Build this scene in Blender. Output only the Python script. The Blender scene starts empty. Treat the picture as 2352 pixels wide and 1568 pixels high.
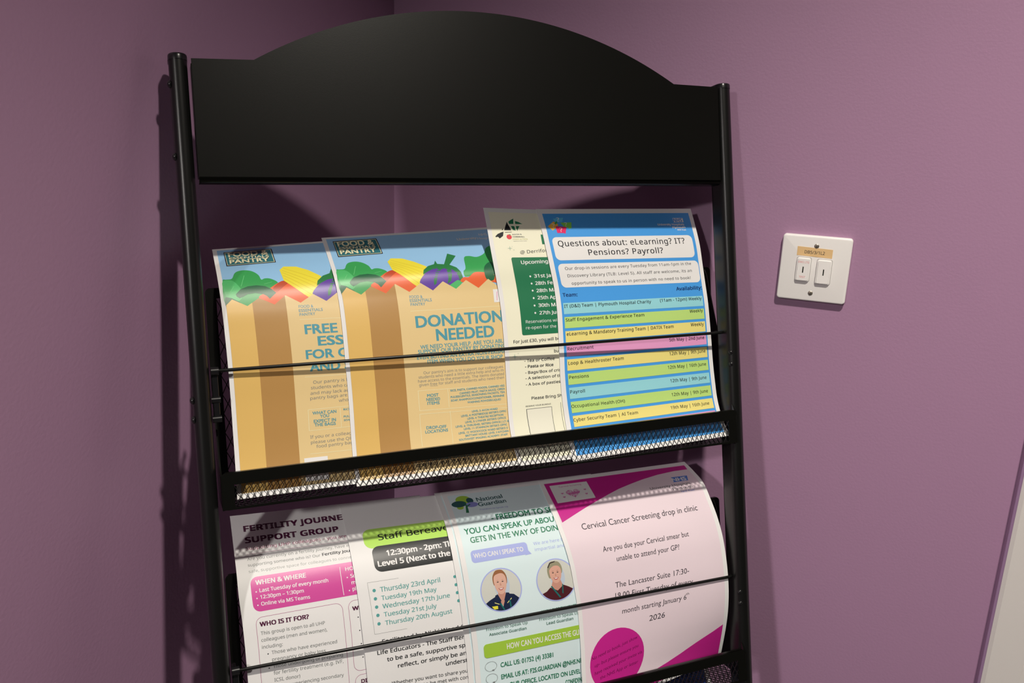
import bpy, bmesh, math, random
from mathutils import Vector, Matrix
from mathutils.geometry import tessellate_polygon

# ------------------------------------------------------------------ camera, world, lights, exposure
scene = bpy.context.scene
COL = scene.collection
cam_data = bpy.data.cameras.new('camera')
cam = bpy.data.objects.new('camera', cam_data)
COL.objects.link(cam)
cr, cu, cf = Vector((0.926163, 0.375404, 0.035968)), Vector((-0.132462, 0.234528, 0.963042)), Vector((-0.353095, 0.896699, -0.266938))
cam.matrix_world = Matrix(((cr.x, cu.x, -cf.x, 0.67182), (cr.y, cu.y, -cf.y, -1.18364), (cr.z, cu.z, -cf.z, 1.63178), (0, 0, 0, 1)))
cam_data.sensor_width = 36.0
cam_data.lens = 36.0 * 1975.87 / 2352.0
cam_data.clip_start = 0.02
scene.camera = cam

world = bpy.data.worlds.new('world')
scene.world = world
world.use_nodes = True
world.node_tree.nodes['Background'].inputs[0].default_value = (1.0, 0.93, 0.86, 1)
world.node_tree.nodes['Background'].inputs[1].default_value = 0.010

def spot(name, loc, power, color, half, blend, radius):
    d = bpy.data.lights.new(name, 'SPOT')
    d.energy = power; d.color = color; d.spot_size = math.radians(2 * half); d.spot_blend = blend
    d.shadow_soft_size = radius
    o = bpy.data.objects.new(name, d); COL.objects.link(o); o.location = loc
    return o
LIGHT = (1.0, 0.93, 0.82)
l1 = spot('ceiling_downlight_lamp', (0.9454, -0.8791, 2.742), 122.0, LIGHT, 60.7, 0.77, 0.034)
l1.rotation_euler = (math.radians(0), math.radians(-8), 0)                 # the fitting is tipped a little to the right
spot('far_downlight_lamp', (0.08, -3.35, 2.50), 145.0, (1.0, 0.95, 0.90), 82, 0.35, 0.075)

vs = scene.view_settings
vs.view_transform = 'Standard'
vs.look = 'None'
vs.exposure = 0.0
vs.gamma = 1.0
vs.use_curve_mapping = False

# ------------------------------------------------------------------ materials
def lin(c):
    return tuple(((v / 255.0) / 12.92 if v / 255.0 <= 0.04045 else (((v / 255.0) + 0.055) / 1.055) ** 2.4) for v in c)

MATS = {}
def material(name, rgb, rough=0.5, spec=0.5, metal=0.0, bump=0.0, scale=200.0, bdist=0.0005, detail=2.0):
    if name in MATS: return MATS[name]
    m = bpy.data.materials.new(name); m.use_nodes = True
    nt = m.node_tree; p = nt.nodes['Principled BSDF']
    p.inputs['Base Color'].default_value = (*rgb, 1); p.inputs['Roughness'].default_value = rough
    p.inputs['Specular IOR Level'].default_value = spec; p.inputs['Metallic'].default_value = metal
    if bump:
        tc = nt.nodes.new('ShaderNodeTexCoord'); nz = nt.nodes.new('ShaderNodeTexNoise'); b = nt.nodes.new('ShaderNodeBump')
        nz.inputs['Scale'].default_value = scale; nz.inputs['Detail'].default_value = detail
        b.inputs['Strength'].default_value = bump; b.inputs['Distance'].default_value = bdist
        nt.links.new(tc.outputs['Object'], nz.inputs['Vector']); nt.links.new(nz.outputs['Fac'], b.inputs['Height'])
        nt.links.new(b.outputs['Normal'], p.inputs['Normal'])
    MATS[name] = m
    return m

INK = dict(white=(229, 222, 212), paper=(229, 222, 212), sky=(150, 192, 222), leaf=(62, 158, 82), leaf2=(84, 182, 104), leaf3=(110, 196, 120),
    dgreen=(38, 98, 62), red=(232, 100, 52), dred=(192, 78, 46), corn=(244, 216, 62), corn2=(214, 184, 52), aub=(100, 62, 152), calyx=(48, 122, 66),
    ink=(34, 34, 38), cream2=(240, 226, 180), dteal=(50, 112, 116), teal=(84, 150, 158), teal2=(112, 152, 158), greyt=(124, 124, 118),
    mag=(214, 70, 140), cream=(236, 228, 196), cream3=(232, 224, 198), black=(32, 34, 34), flag=(34, 116, 76), apple=(222, 66, 74), lime2=(190, 186, 110),
    sage=(178, 190, 164), dgrey=(74, 74, 72), green=(38, 114, 74), blue=(72, 152, 214), bub1=(96, 186, 226), bub2=(240, 176, 66), bub3=(132, 200, 74),
    bub4=(226, 36, 96), blue2=(64, 132, 200), navy=(18, 44, 92), tealb=(148, 206, 206), limeb=(186, 214, 116), yelb=(234, 214, 122), pinkb=(226, 152, 188),
    plum=(78, 20, 52), rose=(158, 48, 96), rose2=(176, 96, 132), magb=(206, 76, 144), limeg=(180, 218, 94), teal3=(88, 156, 146), pale=(214, 226, 224),
    lime3=(160, 194, 62), dg=(38, 84, 82), dg2=(34, 112, 72), lav=(168, 174, 216), lav2=(134, 134, 190), green2=(30, 118, 80), sage2=(92, 128, 110),
    pinkp=(229, 206, 205), magp=(196, 36, 130), heart=(208, 112, 162), nhs=(70, 118, 190), nhs2=(106, 130, 206), ink2=(62, 56, 60), magd=(104, 14, 66),
    kraftA=(222, 178, 98), kraftB=(180, 134, 74), kraftC=(226, 194, 134), hair1=(150, 98, 62), hair2=(150, 142, 112), skin1=(216, 168, 144), skin2=(214, 160, 136),
    photo=(204, 200, 184), tunic=(30, 38, 62), trimy=(226, 214, 130), lany=(32, 104, 96), badge=(228, 214, 60), burg=(78, 30, 36), lips=(176, 72, 72), teeth=(236, 230, 222),
    shade=(186, 194, 200), eye=(60, 50, 46), skinb=(196, 140, 118), deepblue=(34, 58, 120))
KF = (0.80 / 0.78, 0.80 / 0.73, 0.80 / 0.66)
def ink(tok):
    c = lin(INK[tok]); c = tuple(min(0.86, a * b) for a, b in zip(c, KF))
    gloss = tok not in ('white', 'paper', 'pale', 'cream', 'cream3', 'pinkp', 'photo')
    return material('print_' + tok, c, 0.36 if gloss else 0.5, 0.5 if gloss else 0.35, 0, 0.22 if gloss else 0.05, 3200.0, 0.0002)

WALL = material('purple_wall_paint', (0.390, 0.224, 0.356), 0.42, 0.45, 0, 0.15, 270.0, 0.0010, 1.5)
WHITE_PAINT = material('white_gloss_paint', (0.72, 0.69, 0.66), 0.35, 0.5, 0, 0.10, 60.0, 0.001)
CEIL = material('ceiling_paint', (0.7, 0.69, 0.66), 0.8)
FLOOR = material('grey_vinyl', (0.16, 0.15, 0.15), 0.5, 0.5, 0, 0.1, 80.0)
PLATE = material('white_moulded_plastic', (0.90, 0.88, 0.86), 0.25, 0.5)
SEAM = material('switch_seam', (0.42, 0.40, 0.39), 0.5)
KEYHOLE = material('dark_keyhole', (0.02, 0.022, 0.016), 0.4)
SCREW = material('dull_steel_screw', (0.42, 0.37, 0.31), 0.42, 0.5, 0.9)
LABEL = material('yellowed_label', (0.80, 0.54, 0.26), 0.4)
LABELINK = material('label_ink', (0.05, 0.045, 0.04), 0.5)
REDINK = material('red_ink', (0.80, 0.28, 0.30), 0.5)
BLACK = material('black_powder_coat', (0.0032, 0.0034, 0.0026), 0.31, 0.36, 0, 0.06, 1300.0, 0.0003)
POLE = material('black_tube_coat', (0.006, 0.0062, 0.0060), 0.32, 0.36, 0, 0.05, 1300.0, 0.0003)
MESHM = material('black_mesh_wire', (0.006, 0.006, 0.006), 0.40)
CAPM = material('black_plastic_cap', (0.008, 0.008, 0.009), 0.25)

# ------------------------------------------------------------------ mesh helpers
def obj(name, bm, mats, parent=None, smooth=False, matrix=None):
    me = bpy.data.meshes.new(name); bm.normal_update(); bm.to_mesh(me); bm.free()
    for m in (mats if isinstance(mats, (list, tuple)) else [mats]): me.materials.append(m)
    if smooth:
        me.polygons.foreach_set('use_smooth', [True] * len(me.polygons))
        if smooth != 'all': me.set_sharp_from_angle(angle=math.radians(38))
    o = bpy.data.objects.new(name, me); COL.objects.link(o)
    if parent: o.parent = parent
    if matrix is not None: o.matrix_world = matrix
    return o

def tag(o, label=None, cat=None, group=None, kind=None):
    if label: o['label'] = label
    if cat: o['category'] = cat
    if group: o['group'] = group
    if kind: o['kind'] = kind
    return o

def box(bm, lo, hi, bevel=0.0, seg=2):
    x0, y0, z0 = lo; x1, y1, z1 = hi
    v = [bm.verts.new(c) for c in ((x0, y0, z0), (x1, y0, z0), (x1, y1, z0), (x0, y1, z0), (x0, y0, z1), (x1, y0, z1), (x1, y1, z1), (x0, y1, z1))]
    fs = [bm.faces.new([v[i] for i in f]) for f in ((3, 2, 1, 0), (4, 5, 6, 7), (0, 1, 5, 4), (1, 2, 6, 5), (2, 3, 7, 6), (3, 0, 4, 7))]
    if bevel:
        es = list({e for f in fs for e in f.edges})
        bmesh.ops.bevel(bm, geom=es, offset=bevel, segments=seg, profile=0.5, affect='EDGES')

def tube(bm, pts, r, n=12, caps=True):
    pts = [Vector(p) for p in pts]; rings = []
    ref = Vector((0.13, 0.31, 0.94)).normalized()
    for i, p in enumerate(pts):
        d = (pts[min(i + 1, len(pts) - 1)] - pts[max(i - 1, 0)]).normalized()
        a = d.cross(ref)
        if a.length < 0.05: a = d.cross(Vector((1, 0, 0)))
        a.normalize(); b = d.cross(a)
        rings.append([bm.verts.new(p + r * (math.cos(2 * math.pi * k / n) * a + math.sin(2 * math.pi * k / n) * b)) for k in range(n)])
    for A, B in zip(rings, rings[1:]):
        for k in range(n): bm.faces.new((A[k], A[(k + 1) % n], B[(k + 1) % n], B[k]))
    if caps: bm.faces.new(rings[0][::-1]); bm.faces.new(rings[-1])

def lathe(bm, prof, n=24, mat=None):
    rings = []
    for r, z in prof:
        rings.append([bm.verts.new((r * math.cos(2 * math.pi * k / n), r * math.sin(2 * math.pi * k / n), z)) for k in range(n)])
    for A, B in zip(rings, rings[1:]):
        for k in range(n): bm.faces.new((A[k], A[(k + 1) % n], B[(k + 1) % n], B[k]))
    bm.faces.new(rings[0][::-1]); bm.faces.new(rings[-1])
    if mat is not None: bmesh.ops.transform(bm, matrix=mat, verts=[v for R in rings for v in R])

def prism(bm, pts, y0, y1):
    # polygon in x-z extruded in y
    a = [bm.verts.new((x, y0, z)) for x, z in pts]; b = [bm.verts.new((x, y1, z)) for x, z in pts]
    n = len(pts)
    f = [bm.faces.new(a), bm.faces.new(b[::-1])]
    for i in range(n): f.append(bm.faces.new((a[i], b[i], b[(i + 1) % n], a[(i + 1) % n])))
    bmesh.ops.recalc_face_normals(bm, faces=f)
    return f

def rrect(x0, y0, x1, y1, r, n=6):
    r = max(0.0, min(r, (x1 - x0) / 2 - 1e-6, (y1 - y0) / 2 - 1e-6))
    if r <= 0: return [(x0, y0), (x1, y0), (x1, y1), (x0, y1)]
    out = []
    for cx, cy, a0 in ((x0 + r, y0 + r, 180), (x1 - r, y0 + r, 270), (x1 - r, y1 - r, 0), (x0 + r, y1 - r, 90)):
        for k in range(n + 1):
            a = math.radians(a0 + 90 * k / n); out.append((cx + r * math.cos(a), cy + r * math.sin(a)))
    return out

# ------------------------------------------------------------------ the room (corner of two purple walls)
def room():
    bm = bmesh.new(); box(bm, (-0.12, -3.6, 0), (0, 0.12, 2.78)); tag(obj('wall_left', bm, WALL), 'purple painted wall left of the corner', 'wall', kind='structure')
    bm = bmesh.new(); box(bm, (0, 0, 0), (0.93, 0.12, 2.78)); box(bm, (0.93, 0, 2.09), (3.0, 0.12, 2.78))
    tag(obj('wall_right', bm, WALL), 'purple painted wall right of the corner with a key switch', 'wall', kind='structure')
    bm = bmesh.new(); box(bm, (-0.12, -3.6, -0.1), (3.0, 0.12, 0)); tag(obj('floor', bm, FLOOR), 'grey floor below the stand', 'floor', kind='structure')
    bm = bmesh.new(); box(bm, (-0.12, -3.6, 2.78), (3.0, 0.12, 2.88)); tag(obj('ceiling', bm, CEIL), 'white ceiling above', 'ceiling', kind='structure')
    # white architrave with its purple-painted side face, then the door lining
    bm = bmesh.new(); prism(bm, [(0.9075, -0.0002), (0.9075, -0.016), (0.9120, -0.0195), (0.9505, -0.0195), (0.9505, -0.0002)], 0, 1)
    for v in bm.verts: v.co = Vector((v.co.x, v.co.z, v.co.y * 2.06))
    for f in bm.faces: f.material_index = 0
    bmesh.ops.recalc_face_normals(bm, faces=bm.faces)
    t = tag(obj('trim_1', bm, WHITE_PAINT), 'white door architrave at the right edge', 'trim', kind='structure')
    bm = bmesh.new(); box(bm, (0.9035, -0.0185, 0.0), (0.9074, -0.0002, 2.06), 0.0012, 2)
    tag(obj('paint_edge', bm, material('purple_paint_edge', (0.31, 0.19, 0.33), 0.3, 0.5, 0, 0.3, 60.0, 0.001)), kind='structure').parent = t
    bm = bmesh.new(); box(bm, (0.9507, -0.0165, 0), (1.75, 0.10, 2.06), 0.0015); tag(obj('door_1', bm, WHITE_PAINT), 'white door lining beside the architrave', 'door', kind='structure')
room()

# ------------------------------------------------------------------ leaflet stand
K = 1.05457
S3 = Vector((0.719325, 0.694674, 0.0)); T3 = Vector((-0.161911, 0.167657, 0.972459)); N3 = Vector((0.675541, -0.699514, 0.233075))
O3 = Vector((0.25285, -0.24723, 1.72134))
TB = -O3.z / (K * T3.z)                       # where the tubes meet the floor
BASE = O3 + K * TB * T3
ROT = Matrix(((S3.x, -N3.x, T3.x), (S3.y, -N3.y, T3.y), (S3.z, -N3.z, T3.z))).to_4x4()
STAND_M = Matrix.Translation(BASE) @ ROT
def sl(s, t, n): return Vector((K * s, -K * n, K * (t - TB)))      # stand-local point
stand = bpy.data.objects.new('leaflet_stand', None); COL.objects.link(stand); stand.matrix_world = STAND_M
tag(stand, 'black metal leaflet stand with arched header standing across the purple corner', 'leaflet stand')
PITCH = -0.29350

def part(name, bm, m, parent=None, smooth=True):
    o = obj(name, bm, m, None, smooth)
    o.parent = parent or stand
    return o

def make_pole(side):
    x = -0.3065 if side < 0 else 0.3012
    rad = 0.0082 if side < 0 else 0.0090
    top = -0.0555 if side < 0 else -0.0580
    def capsule(r, t, n=14):                       # flat-oval section, longer front to back
        out = [sl(x + r * math.cos(a), t, r * math.sin(a)) for a in (math.pi * k / n for k in range(n + 1))]
        return out + [sl(x + r * math.cos(a), t, -0.013 + r * math.sin(a)) for a in (math.pi + math.pi * k / n for k in range(n + 1))]
    def loft(bm, secs):
        R = [[bm.verts.new(p) for p in capsule(r, t)] for r, t in secs]; m = len(R[0])
        fs = [bm.faces.new((A[k], A[(k + 1) % m], B[(k + 1) % m], B[k])) for A, B in zip(R, R[1:]) for k in range(m)]
        fs += [bm.faces.new(R[0][::-1]), bm.faces.new(R[-1])]
        bmesh.ops.recalc_face_normals(bm, faces=fs)
    bm = bmesh.new(); loft(bm, [(rad, TB + 0.012), (rad, -0.9), (rad, -0.4), (rad, top - 0.004)])
    o = part('pole', bm, POLE)
    r = rad + 0.0004; z = top - 0.0045
    bm = bmesh.new(); loft(bm, [(r, z), (r, z + 0.0040), (r * 0.96, z + 0.0053), (r * 0.84, z + 0.0061), (r * 0.5, z + 0.0066)])
    part('end_cap', bm, CAPM, o)
    bm = bmesh.new(); loft(bm, [(r * 1.05, TB), (r * 1.05, TB + 0.012), (r * 0.95, TB + 0.014)])
    part('foot', bm, CAPM, o)
make_pole(-1); make_pole(1)

def screw_bm(bm, p, axis, r=0.0036):
    # domed pan head with a cross recess, along +-x
    M = Matrix.Translation(p) @ Vector((0, 0, 1)).rotation_difference(Vector(axis)).to_matrix().to_4x4()
    lathe(bm, [(r, 0), (r, r * 0.25), (r * 0.86, r * 0.55), (r * 0.55, r * 0.78), (r * 0.22, r * 0.86), (r * 0.2, r * 0.5), (0.0002, r * 0.45)], 16, M)
for t in (-0.0823, -0.1492, -0.3785, -0.3968, -0.3785 + PITCH, -0.3968 + PITCH):
    for sd in (-1,):
        bm = bmesh.new(); screw_bm(bm, sl(sd * 0.3140 if sd < 0 else 0.3100, t, 0.0015), (sd, 0, 0), 0.0040 if sd < 0 else 0.0036); part('screw', bm, CAPM)

for t in (-0.3765, -0.3905, -0.3765 + PITCH, -0.3905 + PITCH):
    bm = bmesh.new(); screw_bm(bm, sl(0.2950, t, 0.0058), (-0.6, -0.8, 0), 0.0028); part('screw', bm, CAPM)

# header: arched sheet with folded rim
def header():
    L = [(-0.2952, -0.1692), (0.2868, -0.1716), (0.2880, -0.0624)]
    a0, a1, apex = (-0.2386, -0.0582), (0.2277, -0.0614), 0.0032          # a circular arch between the two shoulders
    h = apex - (a0[1] + a1[1]) / 2; hc = (a1[0] - a0[0]) / 2; R = (hc * hc + h * h) / (2 * h); mid = (a0[0] + a1[0]) / 2
    pts = []
    for k in range(61):
        s = a1[0] + (a0[0] - a1[0]) * k / 60
        base = a1[1] + (a0[1] - a1[1]) * k / 60
        pts.append((s, base + math.sqrt(R * R - (s - mid) ** 2) - (R - h)))
    out = L + pts + [(-0.2950, -0.0596)]
    P = [(K * s, K * (t - TB)) for s, t in out]
    bm = bmesh.new()
    fs = prism(bm, P, -K * 0.0105, -K * 0.0090)
    bmesh.ops.bevel(bm, geom=[e for e in fs[0].edges], offset=0.0004, segments=2, affect='EDGES')
    o = part('header_panel', bm, BLACK, None, True)
    # the lower edge is bent back in a quarter round
    bm = bmesh.new(); rows = []
    for s, tb in ((-0.2952, -0.1692), (0.2868, -0.1716)):
        rows.append([bm.verts.new(sl(s, tb - 0.0050 * math.sin(a), 0.0055 + 0.0050 * math.cos(a))) for a in (0, .2, .4, .6, .8, 1.0, 1.2, 1.4, 1.57)] + [bm.verts.new(sl(s, tb - 0.0050, -0.004))])
    for k in range(len(rows[0]) - 1): bm.faces.new((rows[0][k], rows[0][k + 1], rows[1][k + 1], rows[1][k]))
    bmesh.ops.solidify(bm, geom=bm.faces[:], thickness=0.0012); bmesh.ops.recalc_face_normals(bm, faces=bm.faces[:])
    part('bent_lip', bm, BLACK, o)
    for s in (-0.2944, 0.2862):
        bm = bmesh.new()
        a = sl(s - 0.0012, -0.1685 if s < 0 else -0.171, -0.010); b = sl(s + 0.0006, -0.0640, 0.0090); box(bm, (a.x, b.y, a.z), (b.x, a.y, b.z))
        part('side_return', bm, BLACK, o)
header()

# expanded-metal diamonds on a rectangle given by corner c and axes u, v
def diamonds(bm, c, u, v, lu, lv, dw, dh, w, th, slant=0.0):
    nrm = u.cross(v).normalized()
    for sgn in (1, -1):
        k = -int(lv / dh) - 2
        while k * dw < lu + lv / dh * dw + 2 * dw:
            # line: x = x0 + sgn * y * dw/dh
            x0 = k * dw
            ys = [0.0, lv]
            g = sgn * dw / dh
            ya = sorted([(0 - x0) / g, (lu - x0) / g])
            y0, y1 = max(0.0, ya[0]), min(lv, ya[1])
            k += 1
            if y1 - y0 < dh * 0.15: continue
            a = c + u * (x0 + g * y0) + v * y0; b = c + u * (x0 + g * y1) + v * y1
            d = (b - a).normalized(); p = nrm.cross(d) * (w / 2); q = nrm * (th / 2) * (1 if sgn > 0 else 0.9)
            vs_ = [bm.verts.new(e) for e in (a - p - q, a + p - q, a + p + q, a - p + q, b - p - q, b + p - q, b + p + q, b - p + q)]
            for f in ((0, 1, 5, 4), (1, 2, 6, 5), (2, 3, 7, 6), (3, 0, 4, 7)): bm.faces.new([vs_[i] for i in f])

ZB = K * TB
def lp(s, t, n): return Vector((K * s, -K * n, K * t))              # basket-local (origin at the stand's head level)
NB, TK, TR, TF = -0.0480, -0.2716, -0.4475, -0.4850                 # back plane, back top, rail top, tray bottom
NF = 0.0135
def basket():
    W1, W2 = -0.2950, 0.3075
    bm = bmesh.new()
    def strip(s0, t0, s1, t1, n0, n1, bev=0.0006):
        a = lp(s0, t0, n0); b = lp(s1, t1, n1)
        box(bm, (min(a.x, b.x), min(a.y, b.y), min(a.z, b.z)), (max(a.x, b.x), max(a.y, b.y), max(a.z, b.z)), bev, 1)
    def ring(x0, z0, x1, z1, w, r, y0, y1, wt=None):
        o = rrect(x0, z0, x1, z1, r, 5); i = rrect(x0 + w, z0 + (wt or w), x1 - w, z1 - w, 0.0006, 5)
        n = len(o)
        vo = [[bm.verts.new((x, y, z)) for x, z in o] for y in (y0, y1)]; vi = [[bm.verts.new((x, y, z)) for x, z in i] for y in (y0, y1)]
        for k in range(n):
            j = (k + 1) % n
            bm.faces.new((vo[0][k], vo[0][j], vi[0][j], vi[0][k])); bm.faces.new((vo[1][j], vo[1][k], vi[1][k], vi[1][j]))
            bm.faces.new((vo[0][j], vo[0][k], vo[1][k], vo[1][j])); bm.faces.new((vi[0][k], vi[0][j], vi[1][j], vi[1][k]))
    # back frame (flat border with rounded corners), front frame and the rail
    ring(K * W1, K * TF, K * W2, K * TK, K * 0.0105, K * 0.005, -K * NB, -K * (NB - 0.0016))
    ring(K * W1, K * TF, K * 0.2945, K * TR, K * 0.0118, K * 0.005, -K * NF, -K * (NF - 0.0016), K * 0.0022)
    strip(W1 + 0.004, TR - 0.0012, 0.2905, TR, NF, NF - 0.006)       # rail return
    strip(W1 + 0.003, TK - 0.0012, W2 - 0.003, TK, NB, NB - 0.005)
    for v in bm.verts:                                              # the front lip sits a touch higher at its right end
        n = -v.co.y / K; tt = v.co.z / K
        if n > 0.0 and tt > TF + 0.015: v.co.z += K * (-0.0017 + (v.co.x / K - W1) / 0.59 * 0.0040)
    strip(W1, TF, 0.2945, TF + 0.0012, NF, NF - 0.004); strip(W1, TF, 0.2945, TF + 0.0012, NB + 0.004, NB)
    for sd in (-1, 1):                                              # cheeks
        s = W1 if sd < 0 else 0.2945
        sn = (lambda n, e: s + e) if sd < 0 else (lambda n, e: 0.3000 - (n - NB) / (NF - NB) * 0.0055 - e)
        pr = [(NB, TF), (NB, TF + 0.112), (NB + 0.012, TF + 0.104), (NF - 0.012, TR + 0.002), (NF, TR - 0.004), (NF, TF)] if sd < 0 else [(NB, TF), (NB, TK - 0.003), (NB + 0.005, TK - 0.010), (NF - 0.010, TR + 0.012), (NF, TR - 0.004), (NF, TF)]
        va = [bm.verts.new(lp(sn(n, 0.0), t, n)) for n, t in pr]; vb = [bm.verts.new(lp(sn(n, 0.0014), t, n)) for n, t in pr]
        fs = [bm.faces.new(va), bm.faces.new(vb[::-1])]
        for i in range(len(pr)):
            j = (i + 1) % len(pr); fs.append(bm.faces.new((va[j], va[i], vb[i], vb[j])))
        bmesh.ops.recalc_face_normals(bm, faces=fs)
    fr = obj('basket', bm, BLACK, stand, True); fr.location = (0, 0, -ZB)
    bm = bmesh.new(); diamonds(bm, lp(W1 + 0.001, TF + 0.0006, NB + 0.002), Vector((1, 0, 0)), Vector((0, -1, 0)), K * (0.2945 - W1 - 0.002), K * (NF - NB - 0.004), 0.00655, 0.0122, 0.0008, 0.0008); obj('base_mesh', bm, MESHM, fr)
    bm = bmesh.new(); diamonds(bm, lp(W1 + 0.010, TF + 0.008, NB - 0.0008), Vector((1, 0, 0)), Vector((0, 0, 1)), K * (W2 - W1 - 0.020), K * (TK - TF - 0.016), 0.0100, 0.0205, 0.0009, 0.0008); obj('back_mesh', bm, MESHM, fr)
    bm = bmesh.new(); diamonds(bm, lp(W1 + 0.011, TF + 0.001, NF - 0.0008), Vector((1, 0, 0)), Vector((0, 0, 1)), K * (0.2945 - W1 - 0.022), K * (TR - TF - 0.011), 0.00655, 0.0122, 0.00054, 0.0007); obj('front_mesh', bm, MESHM, fr)
    # retaining rod: bends back to the cheeks at both ends
    bm = bmesh.new()
    zl, zr = -0.3524, -0.3525
    pts = [lp(-0.2935, zl + .0002, -0.022)] + [lp(-0.2935 + 0.006 * (1 - math.cos(a)), zl, -0.0108 + 0.006 * math.sin(a)) for a in (0.0, 0.4, 0.8, 1.2, 1.57)]
    pts += [lp(0.0, (zl + zr) / 2, -0.0048)] + [lp(0.2875 + 0.006 * math.sin(a), zr, -0.0108 + 0.006 * math.cos(a)) for a in (0.0, 0.4, 0.8, 1.2, 1.57)] + [lp(0.2935, zr, -0.022)]
    tube(bm, pts, K * 0.0018, 12); rod = obj('retaining_rod', bm, POLE, fr, True)
    for sd in (-1,):
        s = -0.2935
        bm = bmesh.new()
        tube(bm, [lp(s - 0.003, zl, 0.0), lp(s + 0.004, zl, 0.0)], K * 0.0042, 16)      # eye
        a, b = lp(s - 0.003, -0.3990, -0.004), lp(s + 0.003, -0.3530, 0.0); box(bm, (a.x, min(a.y, b.y), a.z), (b.x, max(a.y, b.y), b.z), 0.0006, 1)
        for t in (-0.3800, -0.3985):
            tube(bm, [lp(s - 0.0042, t, -0.002), lp(s + 0.0042, t, -0.002)], K * 0.0036, 12)
        obj('rod_bracket', bm, CAPM, fr, True)
    return fr
b0 = basket()
b0.location = (0, 0, -ZB)
for i in (1, 2):
    c = b0.copy(); COL.objects.link(c); c.parent = stand; c.location = (0, 0, -ZB + K * PITCH * i)
    for ch in b0.children:
        d = ch.copy(); COL.objects.link(d); d.parent = c
        if i == 1 and d.name.startswith('retaining_rod'):      # the lower rod hangs a little out of level
            th = 0.0093; d.rotation_euler = (0, th, 0); d.location = (-K * -0.3524 * math.sin(th), 0, -K * 0.0047)

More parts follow.
